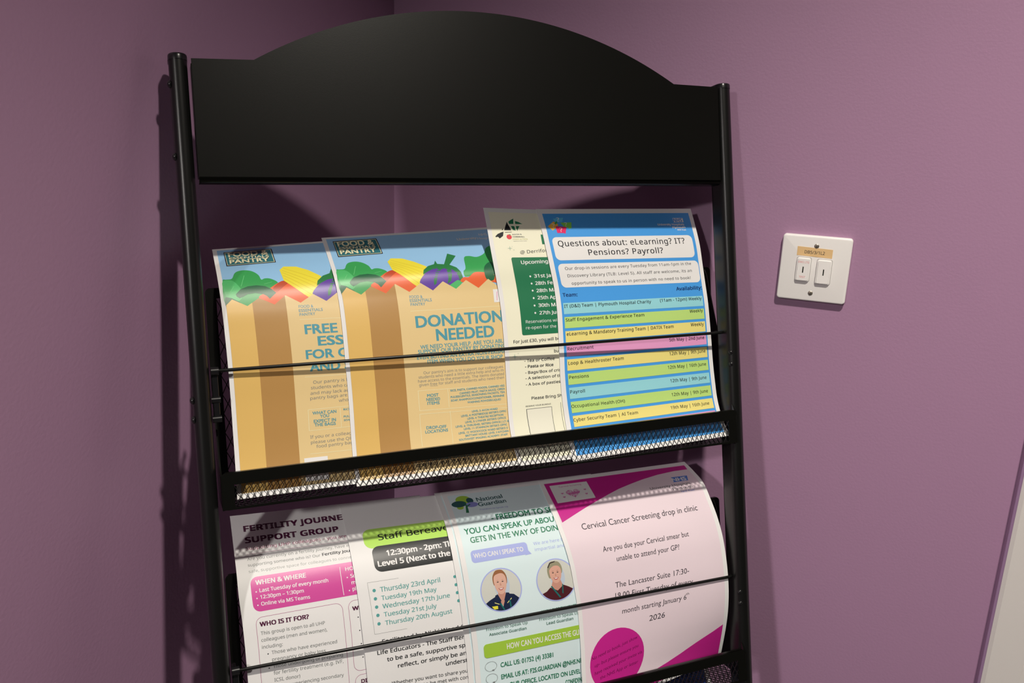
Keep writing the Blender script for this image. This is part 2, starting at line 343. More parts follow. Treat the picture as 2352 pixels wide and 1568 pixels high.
# ------------------------------------------------------------------ printed leaflets
SHEETS = {
    'foodA': (((-0.2809,-0.4774,0.0051),(-0.2801,-0.4557,-0.0027),(-0.2798,-0.4333,-0.0066),(-0.2797,-0.4104,-0.0087),(-0.2796,-0.3874,-0.0101),(-0.2797,-0.3645,-0.011),(-0.28,-0.3415,-0.013),(-0.2805,-0.3188,-0.0159),(-0.2812,-0.2961,-0.0198),(-0.2821,-0.275,-0.0274),(-0.2829,-0.2572,-0.0419),(-0.2833,-0.2439,-0.0605),(-0.2837,-0.2308,-0.0795)),((-0.0709,-0.4774,0.002),(-0.0701,-0.4557,-0.008),(-0.0698,-0.4332,-0.0127),(-0.0697,-0.4102,-0.0155),(-0.0696,-0.387,-0.0182),(-0.0697,-0.3636,-0.0194),(-0.07,-0.3401,-0.0212),(-0.0705,-0.3165,-0.0242),(-0.0712,-0.2928,-0.0293),(-0.0722,-0.2703,-0.035),(-0.073,-0.2507,-0.055),(-0.0735,-0.2352,-0.0711),(-0.074,-0.2196,-0.0876))),
    'foodB': (((-0.165,-0.4795,0.0067),(-0.1651,-0.4576,-0.0035),(-0.1649,-0.4342,-0.0082),(-0.1645,-0.4102,-0.0108),(-0.1644,-0.3861,-0.013),(-0.1648,-0.362,-0.0142),(-0.1651,-0.3379,-0.0162),(-0.1653,-0.314,-0.0194),(-0.166,-0.2904,-0.0244),(-0.1678,-0.2675,-0.0317),(-0.168,-0.2517,-0.05),(-0.1685,-0.2361,-0.0684),(-0.1691,-0.2207,-0.087)),((0.045,-0.4795,0.0046),(0.0449,-0.4576,-0.0064),(0.0451,-0.4341,-0.0134),(0.0455,-0.41,-0.0164),(0.0456,-0.3858,-0.0182),(0.0452,-0.3614,-0.0196),(0.0449,-0.3369,-0.0218),(0.0447,-0.3123,-0.0245),(0.044,-0.2879,-0.0283),(0.0422,-0.2639,-0.032),(0.0419,-0.2469,-0.05),(0.0414,-0.2296,-0.0684),(0.0407,-0.2122,-0.087))),
    'cream': (((0.0129,-0.4802,0.0072),(0.011,-0.4581,-0.0036),(0.0104,-0.4347,-0.0101),(0.0109,-0.4101,-0.0133),(0.0115,-0.3855,-0.0153),(0.0121,-0.3609,-0.0168),(0.0124,-0.3363,-0.019),(0.0124,-0.3117,-0.0217),(0.0115,-0.2873,-0.0254),(0.0093,-0.2629,-0.0285),(0.0086,-0.2396,-0.0353),(0.0098,-0.2172,-0.0456),(0.0092,-0.1936,-0.053)),((0.2229,-0.4802,0.003),(0.221,-0.4581,-0.0096),(0.2204,-0.4347,-0.0195),(0.2209,-0.4103,-0.0224),(0.2215,-0.3859,-0.0232),(0.2221,-0.3615,-0.0247),(0.2224,-0.3373,-0.0269),(0.2224,-0.3134,-0.0294),(0.2214,-0.2898,-0.033),(0.2192,-0.2665,-0.0357),(0.2186,-0.2445,-0.0407),(0.2197,-0.2237,-0.0484),(0.2191,-0.2021,-0.0568))),
    'blue': (((0.0766,-0.4828,0.009),(0.0781,-0.461,-0.0026),(0.0786,-0.4378,-0.0108),(0.078,-0.4133,-0.0144),(0.0779,-0.3886,-0.0161),(0.0788,-0.3638,-0.0175),(0.0798,-0.3391,-0.0197),(0.0808,-0.3144,-0.0223),(0.0804,-0.2898,-0.026),(0.0776,-0.2653,-0.0286),(0.0761,-0.2418,-0.0348),(0.0765,-0.2192,-0.045),(0.0743,-0.1958,-0.053)),((0.289,-0.4768,0.006),(0.289,-0.4571,-0.008),(0.289,-0.4351,-0.0167),(0.289,-0.4113,-0.0206),(0.289,-0.3873,-0.0232),(0.289,-0.3631,-0.0245),(0.289,-0.339,-0.0262),(0.289,-0.315,-0.0284),(0.289,-0.2912,-0.0326),(0.289,-0.2674,-0.0368),(0.289,-0.2436,-0.0411),(0.2882,-0.2204,-0.0475),(0.287,-0.1974,-0.0548))),
    'fert': (((-0.2811,-0.482,0.009),(-0.2813,-0.4599,-0.0017),(-0.2814,-0.4353,-0.0057),(-0.2816,-0.4105,-0.0077),(-0.2817,-0.3855,-0.0086),(-0.2819,-0.3606,-0.0098),(-0.2822,-0.3358,-0.0121),(-0.283,-0.3111,-0.015),(-0.2843,-0.2869,-0.021),(-0.2843,-0.2656,-0.0327),(-0.2843,-0.249,-0.0511),(-0.2841,-0.2348,-0.0716),(-0.2839,-0.2211,-0.0925)),((-0.0711,-0.482,0.0025),(-0.0713,-0.4599,-0.0071),(-0.0714,-0.4353,-0.0101),(-0.0716,-0.4106,-0.0119),(-0.0717,-0.3857,-0.0125),(-0.0719,-0.361,-0.0136),(-0.0722,-0.3365,-0.0156),(-0.073,-0.3122,-0.0189),(-0.0743,-0.2886,-0.0245),(-0.0743,-0.268,-0.036),(-0.0743,-0.2523,-0.0526),(-0.0741,-0.2392,-0.0722),(-0.074,-0.2268,-0.0926))),
    'staff': (((-0.1624,-0.482,0.009),(-0.1627,-0.4602,-0.0015),(-0.163,-0.436,-0.0055),(-0.1633,-0.4115,-0.0075),(-0.1638,-0.3869,-0.0083),(-0.1647,-0.3624,-0.0096),(-0.1657,-0.3379,-0.0113),(-0.1665,-0.3136,-0.0148),(-0.1677,-0.2896,-0.0202),(-0.1684,-0.2684,-0.0309),(-0.168,-0.2509,-0.0482),(-0.1676,-0.2373,-0.0686),(-0.1682,-0.2238,-0.0892)),((0.0476,-0.482,-0.0022),(0.0473,-0.4602,-0.01),(0.047,-0.436,-0.012),(0.0467,-0.4116,-0.0139),(0.0462,-0.3873,-0.0142),(0.0453,-0.363,-0.0149),(0.0443,-0.339,-0.017),(0.0435,-0.3153,-0.0196),(0.0423,-0.2923,-0.0239),(0.0416,-0.2722,-0.0344),(0.0419,-0.2561,-0.0507),(0.0422,-0.2442,-0.069),(0.0416,-0.2328,-0.0892))),
    'guard': (((-0.0455,-0.482,0.009),(-0.0456,-0.4606,-0.0015),(-0.0458,-0.4367,-0.0055),(-0.046,-0.4126,-0.0075),(-0.0463,-0.3883,-0.0084),(-0.0476,-0.3642,-0.0093),(-0.0488,-0.34,-0.0112),(-0.05,-0.316,-0.0141),(-0.0515,-0.2923,-0.0187),(-0.052,-0.2703,-0.0286),(-0.051,-0.2533,-0.0456),(-0.0502,-0.2397,-0.0663),(-0.0497,-0.2267,-0.0874)),((0.1645,-0.482,-0.0082),(0.1644,-0.4606,-0.0116),(0.1642,-0.4367,-0.0115),(0.164,-0.4127,-0.0094),(0.1637,-0.3885,-0.0089),(0.1624,-0.3646,-0.0098),(0.1612,-0.3407,-0.0114),(0.16,-0.3171,-0.0145),(0.1585,-0.2938,-0.0213),(0.158,-0.2725,-0.0341),(0.159,-0.2564,-0.048),(0.1598,-0.2438,-0.0709),(0.1602,-0.232,-0.0972))),
    'pink': (((0.0794,-0.482,0.009),(0.08,-0.4596,-0.0006),(0.0809,-0.4354,-0.004),(0.0821,-0.411,-0.0058),(0.0821,-0.3865,-0.0071),(0.0815,-0.3621,-0.0082),(0.0794,-0.3377,-0.0099),(0.0771,-0.3135,-0.0126),(0.0737,-0.29,-0.0188),(0.0715,-0.2697,-0.0317),(0.0704,-0.2517,-0.0477),(0.0733,-0.2407,-0.0694),(0.0763,-0.2296,-0.0911)),((0.2874,-0.4714,-0.0307),(0.2874,-0.4492,-0.0229),(0.2874,-0.4268,-0.0156),(0.2874,-0.4041,-0.0099),(0.2874,-0.3807,-0.007),(0.2874,-0.3572,-0.0071),(0.2874,-0.3339,-0.0099),(0.2874,-0.311,-0.0151),(0.2874,-0.2895,-0.0245),(0.2874,-0.2698,-0.0372),(0.2874,-0.2514,-0.0519),(0.2874,-0.2403,-0.0721),(0.2874,-0.2312,-0.0938))),
    'guard2': (((-0.0532,-0.4814,0.0074),(-0.0533,-0.46,-0.0031),(-0.0535,-0.4361,-0.0071),(-0.0537,-0.412,-0.0091),(-0.054,-0.3877,-0.01),(-0.0553,-0.3636,-0.0109),(-0.0565,-0.3394,-0.0128),(-0.0577,-0.3154,-0.0157),(-0.0592,-0.2917,-0.0203),(-0.0597,-0.2697,-0.0302),(-0.0587,-0.2527,-0.0472),(-0.0579,-0.2391,-0.0679),(-0.0574,-0.2261,-0.089)),((0.1568,-0.4814,-0.0095),(0.1567,-0.46,-0.0135),(0.1565,-0.4361,-0.0133),(0.1563,-0.4121,-0.011),(0.156,-0.3879,-0.0106),(0.1547,-0.364,-0.0117),(0.1535,-0.3401,-0.0137),(0.1523,-0.3165,-0.0171),(0.1508,-0.2932,-0.0241),(0.1503,-0.2719,-0.0375),(0.1513,-0.2558,-0.0557),(0.1521,-0.2432,-0.0776),(0.1525,-0.2314,-0.1007))),
    'third': (((0.0805,-0.482,0.007),(0.0805,-0.4612,-0.0059),(0.0805,-0.4371,-0.0113),(0.0805,-0.4124,-0.0135),(0.0805,-0.3877,-0.0152),(0.0805,-0.3629,-0.0168),(0.0805,-0.3382,-0.0186),(0.0805,-0.3135,-0.021),(0.0805,-0.289,-0.0246),(0.0805,-0.2656,-0.0322),(0.0805,-0.2436,-0.0434),(0.0805,-0.2227,-0.0568),(0.0805,-0.2,-0.0667)),((0.2905,-0.482,0.007),(0.2905,-0.4612,-0.0059),(0.2905,-0.4371,-0.0113),(0.2905,-0.4124,-0.0135),(0.2905,-0.3877,-0.0152),(0.2905,-0.3629,-0.0168),(0.2905,-0.3382,-0.0186),(0.2905,-0.3135,-0.021),(0.2905,-0.289,-0.0246),(0.2905,-0.2656,-0.0322),(0.2905,-0.2436,-0.0434),(0.2905,-0.2227,-0.0568),(0.2905,-0.2,-0.0667))),
}
PRINT = {
    'foodB': [
        ('t', 'University', 150.9, 20.9, 175.0, 20.1, 3.98, 'white', 2),
        ('t', 'NHS', 179.4, 15.1, 189.4, 14.9, 4.14, 'white', 1),
        ('t', 'Hospitals', 175.6, 21.5, 196.6, 21.4, 3.79, 'white', 1),
        ('t', 'FOOD &', 75.6, 101.8, 89.9, 102.1, 3.17, 'teal2', 1),
        ('t', 'ESSENTIALS', 75.3, 106.0, 99.7, 106.5, 3.36, 'teal2', 1),
        ('t', 'PANTRY', 75.5, 110.2, 91.9, 110.5, 3.14, 'teal2', 1),
        ('l', 74.3, 115.9, 177.8, 116.7, 0.35, 'cream2'),
        ('t', 'DONATIONS', 78.6, 134.3, 189.1, 133.9, 12.28, 'teal', 2),
        ('t', 'NEEDED', 100.0, 149.9, 167.6, 150.2, 12.22, 'teal', 2),
        ('t', 'WE NEED YOUR HELP. ARE YOU ABLE', 81.2, 157.9, 179.9, 157.7, 4.17, 'teal', 1),
        ('t', 'SUPPORT OUR PANTRY BY DONATING', 78.2, 162.7, 179.4, 162.9, 4.06, 'teal', 1),
        ('t', 'EVEN BUYING AN EXTRA NON-PERISHA', 76.5, 168.9, 179.4, 169.2, 4.06, 'teal', 1),
        ('t', 'ITEM WHEN YOU DO YOUR SHOP', 87.7, 174.2, 174.8, 175.2, 4.18, 'teal', 1),
        ('t', "Our pantry's aim is to support our colleagues", 82.2, 185.2, 174.2, 185.9, 2.98, 'greyt', 0),
        ('t', 'students who need a little extra help and who m', 76.3, 189.6, 174.3, 189.9, 2.97, 'greyt', 0),
        ('t', 'have access to the essentials. The items donated', 75.3, 193.9, 174.6, 194.1, 2.97, 'greyt', 0),
        ('t', 'given free for staff and students who need then', 76.1, 198.1, 174.2, 198.1, 2.97, 'greyt', 0),
        ('l', 88.4, 198.7, 96.9, 198.9, 0.3, 'greyt'),
        ('l', 74.4, 202.7, 174.2, 205.1, 0.4, 'cream2'),
        ('l', 74.4, 202.7, 74.6, 224.3, 0.4, 'cream2'),
        ('l', 74.6, 224.3, 174.3, 226.9, 0.4, 'cream2'),
        ('l', 107.6, 203.4, 107.8, 223.9, 0.4, 'cream2'),
        ('l', 74.3, 228.1, 175.2, 231.0, 0.4, 'cream2'),
        ('l', 74.3, 228.1, 74.2, 263.3, 0.4, 'cream2'),
        ('l', 108.6, 228.0, 108.6, 264.1, 0.4, 'cream2'),
        ('t', 'MOST', 84.0, 210.3, 96.9, 210.5, 3.15, 'teal', 1),
        ('t', 'NEEDED', 82.9, 214.5, 98.2, 215.0, 3.15, 'teal', 1),
        ('t', 'ITEMS', 83.7, 218.7, 97.3, 219.2, 3.15, 'teal', 1),
        ('t', 'DROP-OFF', 80.7, 245.0, 103.0, 245.9, 3.14, 'teal', 1),
        ('t', 'LOCATIONS', 79.1, 249.5, 104.5, 249.9, 3.14, 'teal', 1),
        ('t', 'RICE, PASTA, CANNED FOODS, CANNED VEG', 110.6, 206.8, 173.8, 206.9, 2.11, 'teal', 1),
        ('t', 'CANNED FRUIT, PASTA SAUCE, CEREA', 120.6, 210.8, 174.0, 210.4, 2.11, 'teal', 1),
        ('t', 'PULSES/LENTILS, SEASONING PACKETS, TEA', 110.2, 214.0, 173.7, 214.1, 2.11, 'teal', 1),
        ('t', 'SOAP, SHAMPOO/CONDITIONER, FEMININE', 110.2, 217.8, 172.6, 218.0, 2.11, 'teal', 1),
        ('t', 'WASHING POWDER/LIQUID', 129.0, 221.6, 168.4, 221.9, 2.11, 'teal', 1),
        ('t', 'LEVEL 3: AVON WARD', 133.4, 232.0, 163.7, 232.0, 2.11, 'teal', 1),
        ('t', "LEVEL 4: POSTBRIDGE SISTER'S OFFIC", 120.6, 236.0, 174.0, 235.6, 2.1, 'teal', 1),
        ('t', 'LEVEL 4: THEATRE RECEPTION', 127.6, 239.5, 169.9, 239.4, 2.1, 'teal', 1),
        ('t', "LEVEL 5: LYNHER SISTER'S OFFICE", 124.8, 243.2, 172.7, 243.1, 2.1, 'teal', 1),
        ('t', 'LEVEL 6: THRUSHEL SISTERS OFFICE | L7: B', 113.4, 247.0, 175.5, 247.1, 2.1, 'teal', 1),
        ('t', "LEVEL 11: STANNON SISTER'S OFFIC", 122.5, 250.5, 173.3, 250.8, 2.1, 'teal', 1),
        ('t', "LEVEL 12: WOODCOCK WARD SISTER'S O", 116.0, 254.5, 174.0, 254.6, 2.09, 'teal', 1),
        ('t', 'BRITTANY HOUSE: LEVEL 3 KITCHEN', 123.4, 258.1, 174.1, 258.2, 2.09, 'teal', 1),
        ('t', 'SOUTHWEST IMAGING ACADEMY: STAFF', 115.7, 261.8, 172.3, 261.9, 2.08, 'teal', 1),
        ('t', 'OR PERISHABLE GOODS DUE TO STORAGE CON', 75.0, 279.6, 167.3, 279.3, 2.88, 'teal', 1),
        ('t', 'CONTACT: PLH-TR.STAFF', 64.2, 284.7, 123.8, 284.3, 3.08, 'ink', 1),
        ('p', ((172.0, 97.3), (181.9, 97.4), (180.8, 112.1), (171.3, 112.2)), 'white', 0),
        ('l', 176.3, 100.1, 175.1, 110.2, 0.5, 'mag'),
    ],
    'foodart': [
        ('r', 4.3, 3.6, 205.5, 112.0, 'sky', 0, 0),
        ('p', ((142.1, 74.3), (145.6, 69.9), (149.4, 51.5), (156.0, 48.9), (164.8, 51.3), (175.2, 45.8), (180.3, 36.7), (188.0, 36.6), (178.3, 76.7), (146.8, 81.4), (141.9, 80.0)), 'leaf', 1),
        ('p', ((4.3, 62.6), (7.6, 60.2), (13.4, 59.5), (16.7, 52.2), (20.3, 48.6), (27.2, 47.3), (34.4, 49.9), (39.8, 56.2), (41.7, 63.1), (45.3, 61.8), (50.9, 62.7), (57.4, 68.4), (55.0, 75.4), (41.9, 83.2), (32.1, 89.5), (24.0, 95.8), (4.3, 92.2)), 'leaf', 1),
        ('p', ((4.3, 62.7), (13.0, 61.9), (18.9, 70.1), (21.7, 79.9), (17.4, 87.7), (8.2, 87.1), (4.3, 76.3)), 'leaf2', 1),
        ('l', 21.2, 70.3, 26.0, 55.7, 0.5, 'leaf3'),
        ('l', 10.1, 76.9, 14.3, 69.7, 0.5, 'leaf3'),
        ('l', 43.7, 69.4, 51.9, 67.2, 0.4, 'leaf3'),
        ('p', ((4.3, 83.6), (8.8, 83.7), (12.2, 85.4), (18.6, 91.1), (9.8, 92.9), (4.3, 93.5)), 'dgreen', 1),
        ('p', ((36.5, 86.4), (42.4, 80.7), (50.5, 73.9), (58.4, 68.5), (63.6, 66.7), (68.9, 69.4), (73.7, 74.4), (86.4, 89.4), (76.7, 96.1), (50.2, 97.4)), 'red', 1),
        ('p', ((51.5, 75.8), (58.3, 68.8), (63.6, 66.7), (68.5, 68.9), (63.1, 73.6), (56.0, 80.0), (53.4, 80.9)), 'dred', 1),
        ('p', ((14.9, 80.0), (20.0, 74.3), (27.2, 71.1), (35.9, 70.4), (44.1, 72.2), (50.0, 76.3), (53.9, 81.4), (46.9, 87.8), (44.5, 84.4), (41.2, 82.0), (33.9, 80.0), (26.2, 80.8), (22.0, 83.2), (18.1, 85.0), (15.5, 82.8)), 'dgreen', 0),
        ('p', ((61.8, 50.9), (66.7, 45.4), (79.3, 46.9), (90.6, 53.6), (102.5, 64.0), (96.8, 77.1), (89.9, 86.2), (85.9, 89.1), (81.2, 85.1), (63.6, 66.7)), 'corn', 0),
        ('l', 66.0, 48.5, 100.2, 69.1, 0.45, 'corn2'),
        ('l', 64.2, 51.9, 97.9, 74.3, 0.45, 'corn2'),
        ('l', 63.9, 55.2, 95.6, 78.2, 0.45, 'corn2'),
        ('l', 64.3, 59.5, 92.7, 82.3, 0.45, 'corn2'),
        ('l', 64.8, 64.0, 89.0, 86.1, 0.45, 'corn2'),
        ('p', ((89.9, 86.6), (96.5, 76.0), (104.8, 68.8), (113.6, 65.8), (124.6, 66.7), (133.0, 73.6), (138.5, 84.0), (131.6, 90.5), (102.5, 96.7)), 'aub', 1),
        ('p', ((95.6, 75.9), (97.5, 69.6), (104.2, 63.3), (113.2, 60.0), (122.9, 61.8), (132.0, 42.9), (140.6, 47.6), (128.7, 63.1), (135.4, 68.4), (138.8, 75.3), (140.0, 84.1), (135.3, 86.8), (134.7, 79.6), (132.0, 73.6), (128.8, 70.0), (127.9, 78.0), (125.4, 85.2), (120.7, 88.4), (123.0, 82.0), (123.5, 73.0), (122.0, 68.7), (117.6, 69.8), (111.9, 77.0), (108.2, 87.2), (105.4, 89.0), (106.0, 83.1), (109.9, 74.5), (114.0, 68.1), (107.7, 69.0), (100.8, 72.6)), 'calyx', 0),
        ('p', ((111.9, 60.2), (114.6, 54.2), (115.4, 60.2)), 'calyx', 0),
        ('p', ((122.4, 90.0), (132.7, 84.6), (139.0, 86.5), (129.6, 95.8)), 'leaf2', 0),
        ('p', ((136.0, 86.0), (140.4, 82.0), (146.7, 81.9), (154.0, 76.9), (163.4, 77.1), (177.3, 81.0), (185.0, 91.6), (167.9, 88.6), (155.2, 96.8), (141.6, 89.1)), 'red', 1),
        ('p', ((165.8, 75.9), (168.9, 68.1), (176.1, 62.4), (179.7, 66.0), (175.8, 86.1), (166.9, 85.6)), 'dgreen', 1),
        ('zig', ((4.3, 92.1), (10.5, 85.8), (24.3, 94.4), (36.2, 86.1), (50.7, 94.7), (62.5, 85.0), (76.5, 94.6), (90.5, 85.7), (102.9, 94.5), (115.7, 85.2), (129.3, 94.3), (142.4, 85.2), (155.5, 94.8), (168.5, 85.4), (181.5, 96.4), (194.5, 85.4), (207.5, 96.4), (205.5, 85.4))),
        ('p', ((10.5, 8.8), (59.2, 8.1), (60.2, 36.3), (10.9, 38.0)), 'ink', 0),
        ('p', ((11.3, 10.1), (58.4, 9.3), (59.3, 35.4), (11.8, 36.7)), 'cream2', 0),
        ('p', ((11.8, 10.9), (57.8, 10.1), (58.6, 34.7), (12.3, 36.1)), 'dteal', 0),
        ('t', 'FOOD &', 14.8, 19.8, 54.8, 19.6, 8.57, 'ink', 2, {'up': 0}),
        ('t', 'ESSENTIALS', 15.1, 25.5, 55.0, 25.2, 4.22, 'ink', 1, {'up': 0}),
        ('t', 'PANTRY', 14.8, 34.0, 54.3, 33.5, 7.38, 'ink', 2, {'up': 0}),
        ('t', 'FOOD &', 14.5, 19.1, 54.6, 18.9, 8.58, 'cream2', 2, {'up': 1}),
        ('t', 'ESSENTIALS', 14.8, 24.8, 54.8, 24.5, 4.23, 'cream2', 1, {'up': 1}),
        ('t', 'PANTRY', 14.5, 33.4, 54.0, 32.8, 7.38, 'cream2', 2, {'up': 1}),
    ],
    'foodA': [
        ('t', 'FOOD &', 74.0, 100.3, 88.7, 100.8, 3.08, 'teal2', 1),
        ('t', 'ESSENTIALS', 73.6, 104.9, 97.9, 105.2, 3.12, 'teal2', 1),
        ('t', 'PANTRY', 73.8, 109.2, 89.8, 109.2, 2.98, 'teal2', 1),
        ('l', 73.3, 113.0, 115.8, 114.1, 0.35, 'cream2'),
        ('t', 'FREE', 77.1, 129.0, 110.6, 129.5, 9.94, 'teal', 2),
        ('t', 'ESS', 89.0, 142.4, 115.7, 142.8, 9.8, 'teal', 2),
        ('t', 'FOR C', 75.7, 156.0, 118.8, 156.5, 9.37, 'teal', 2),
        ('t', 'AND S', 78.4, 169.5, 120.2, 170.1, 8.9, 'teal', 2),
        ('l', 72.8, 175.3, 115.9, 176.1, 0.35, 'cream2'),
        ('t', 'Our pantry is h', 80.7, 183.3, 117.0, 183.5, 3.33, 'greyt', 0),
        ('t', 'students who ca', 78.0, 189.1, 116.6, 189.5, 3.34, 'greyt', 0),
        ('t', 'and may lack ac', 77.1, 195.0, 116.2, 195.2, 3.33, 'greyt', 0),
        ('t', 'pantry bags are', 76.6, 200.4, 114.2, 200.3, 3.32, 'greyt', 0),
        ('t', 'who', 105.3, 205.7, 115.1, 205.5, 3.34, 'greyt', 0),
        ('t', 'If you or a colleag', 73.8, 242.1, 115.7, 242.3, 3.32, 'greyt', 0),
        ('t', 'please use the QR', 74.0, 247.9, 116.2, 248.1, 3.33, 'greyt', 0),
        ('t', 'food pantry bag', 79.2, 252.9, 116.4, 252.8, 3.34, 'greyt', 0),
        ('l', 73.6, 210.9, 116.2, 211.0, 0.4, 'cream2'),
        ('l', 73.6, 210.9, 73.3, 233.5, 0.4, 'cream2'),
        ('l', 73.3, 233.5, 115.6, 233.6, 0.4, 'cream2'),
        ('l', 106.0, 211.9, 106.0, 233.6, 0.4, 'cream2'),
        ('l', 72.4, 258.6, 114.8, 259.4, 0.4, 'cream2'),
        ('t', 'WHAT CAN', 77.7, 216.6, 101.9, 217.0, 3.31, 'teal', 1),
        ('t', 'YOU', 85.1, 220.7, 94.3, 220.7, 3.31, 'teal', 1),
        ('t', 'EXPECT IN', 78.4, 225.5, 100.9, 225.8, 3.31, 'teal', 1),
        ('t', 'THE BAGS', 78.9, 229.5, 100.4, 230.0, 3.31, 'teal', 1),
        ('t', 'RICE', 109.3, 215.3, 116.4, 215.4, 2.07, 'teal', 1),
        ('t', 'PULS', 109.0, 223.1, 116.4, 223.1, 2.07, 'teal', 1),
        ('t', 'SOAP', 109.0, 227.0, 116.6, 227.1, 2.07, 'teal', 1),
        ('p', ((66.1, 262.6), (89.6, 262.9), (89.2, 288.1), (66.3, 287.7)), 'white', 0),
        ('t', 'TR.STAFF E', 92.3, 282.2, 114.4, 282.1, 2.96, 'dteal', 1),
    ],
    'cream': [
        ('r', 5.0, 5.0, 205.0, 292.0, 'cream', 0, 0),
        ('p', ((8.3, 35.4), (11.5, 32.3), (16.2, 30.1), (19.2, 29.2), (17.8, 34.8), (13.2, 38.3), (11.4, 36.0), (8.6, 36.6)), 'black', 0),
        ('p', ((20.4, 27.4), (22.9, 21.5), (24.3, 18.9), (25.4, 16.4), (26.2, 19.5), (27.7, 23.1), (28.9, 27.3)), 'black', 0),
        ('p', ((17.5, 27.2), (18.3, 25.3), (19.1, 25.5), (18.6, 27.3)), 'black', 0),
        ('p', ((27.4, 16.4), (29.9, 14.7), (34.3, 12.4), (33.2, 19.1), (27.9, 19.3)), 'flag', 0),
        ('p', ((35.8, 15.4), (39.5, 16.5), (44.5, 19.1), (35.4, 19.2)), 'flag', 0),
        ('p', ((29.6, 21.9), (33.5, 21.9), (34.6, 27.6), (31.4, 27.0)), 'flag', 0),
        ('p', ((35.7, 21.8), (40.1, 21.8), (37.8, 25.2), (36.4, 28.4), (35.6, 24.1)), 'flag', 0),
        ('l', 20.8, 30.1, 29.1, 29.7, 0.6, 'black'),
        ('e', 25.0, 36.1, 3.2, 3.2, 'apple', 0),
        ('e', 26.3, 33.3, 0.8, 0.8, 'leaf', 0),
        ('t', 'DEVON &', 29.2, 33.7, 41.1, 33.2, 1.54, 'greyt', 1),
        ('t', 'CORNWALL', 29.3, 36.8, 44.2, 36.6, 1.55, 'black', 1),
        ('t', 'FOOD ACTION', 29.3, 40.0, 47.4, 39.7, 1.54, 'lime2', 0),
        ('t', 'Registered Charity Trustees', 29.5, 42.2, 46.2, 41.7, 0.83, 'greyt', 0),
        ('r', 64.8, 32.6, 88.8, 45.7, 'flag', 0, 0),
        ('star', 23.5, 50.9, 3.2, 'sage'),
        ('star', 28.0, 52.9, 1.2, 'sage'),
        ('star', 26.5, 48.7, 0.8, 'sage'),
        ('star', 11.7, 175.0, 3.6, 'sage'),
        ('star', 18.4, 177.9, 1.2, 'sage'),
        ('star', 16.1, 171.7, 0.8, 'sage'),
        ('t', '@ Derriford', 35.3, 58.0, 73.5, 55.3, 4.07, 'dgrey', 0),
        ('r', 22.8, 62.3, 192.0, 151.8, 'green', 2, 0),
        ('t', 'Upcoming', 33.7, 70.5, 67.7, 69.5, 4.13, 'white', 1),
        ('t', '31st Jan', 46.7, 86.7, 72.5, 86.2, 3.96, 'white', 1),
        ('e', 42.0, 85.1, 1.1, 1.1, 'white', 0),
        ('t', '28th Feb', 46.5, 95.2, 72.5, 94.7, 3.93, 'white', 1),
        ('e', 42.0, 93.4, 1.1, 1.1, 'white', 0),
        ('t', '28th Mar', 46.4, 103.8, 74.9, 103.3, 3.95, 'white', 1),
        ('e', 41.8, 101.6, 1.1, 1.1, 'white', 0),
        ('t', '25th Apr', 46.4, 112.0, 72.9, 112.0, 3.94, 'white', 1),
        ('e', 41.6, 110.3, 1.1, 1.1, 'white', 0),
        ('t', '30th May', 46.2, 120.8, 75.5, 120.8, 3.92, 'white', 1),
        ('e', 41.4, 118.9, 1.1, 1.1, 'white', 0),
        ('t', '27th June', 46.2, 129.5, 75.5, 129.5, 3.89, 'white', 1),
        ('e', 41.2, 127.4, 1.1, 1.1, 'white', 0),
        ('t', 'Reservations will', 28.4, 138.6, 70.0, 138.5, 3.44, 'white', 0),
        ('t', 're-open for the', 28.0, 145.4, 66.0, 145.4, 3.44, 'white', 0),
        ('t', 'For just £30, you will be', 11.3, 160.1, 69.2, 159.6, 3.42, 'dgrey', 0.5),
        ('t', 'bun', 60.9, 173.6, 69.6, 173.7, 3.46, 'dgrey', 0.5),
        ('t', '- Tea or Coffee', 23.0, 182.0, 60.9, 182.0, 3.0, 'dgrey', 0.5),
        ('t', '- Pasta or Rice', 23.5, 188.5, 59.0, 188.8, 3.0, 'dgrey', 1),
        ('t', '- Bags/Box of crisp', 23.5, 195.3, 71.3, 195.6, 3.01, 'dgrey', 0.5),
        ('t', '- A selection of tin', 23.4, 201.7, 69.5, 201.9, 3.01, 'dgrey', 0.5),
        ('t', '- A box of pasties', 23.5, 208.6, 66.7, 208.7, 3.0, 'dgrey', 0.5),
        ('t', 'Please Bring Sh', 29.3, 224.6, 67.5, 224.8, 3.19, 'dgrey', 0.5),
        ('t', 'RESERVE YOUR BUNDLE:', 21.6, 232.2, 53.4, 232.2, 1.52, 'dgrey', 0),
        ('p', ((22.0, 234.5), (53.9, 234.6), (54.1, 263.8), (23.0, 263.9)), 'dgrey', 0),
        ('p', ((22.6, 235.0), (53.4, 235.1), (53.6, 263.5), (23.5, 263.5)), 'cream3', 0),
        ('l', 65.5, 230.9, 66.1, 263.6, 0.3, 'dgrey'),
        ('t', 'Support your', 28.0, 280.2, 68.7, 280.3, 2.51, 'ink', 1),
        ('t', 'plh-tr.staff', 43.2, 286.8, 68.8, 285.9, 2.51, 'ink', 1),
    ],
    'blue': [
        ('r', 6.0, 6.0, 204.5, 291.0, 'blue', 0, 0),
        ('p', ((17.6, 12.3), (31.3, 11.1), (28.7, 16.4), (20.4, 17.4)), 'bub1', 0),
        ('p', ((8.8, 22.0), (17.6, 15.7), (22.8, 20.1), (17.9, 24.8), (13.5, 27.5), (12.7, 26.4)), 'bub2', 0),
        ('p', ((18.0, 18.4), (21.5, 15.2), (22.5, 17.4), (19.1, 20.0)), 'leaf', 0),
        ('p', ((25.7, 17.4), (40.3, 17.3), (38.5, 24.6), (35.3, 25.8), (34.6, 24.3), (29.5, 23.4)), 'bub3', 0),
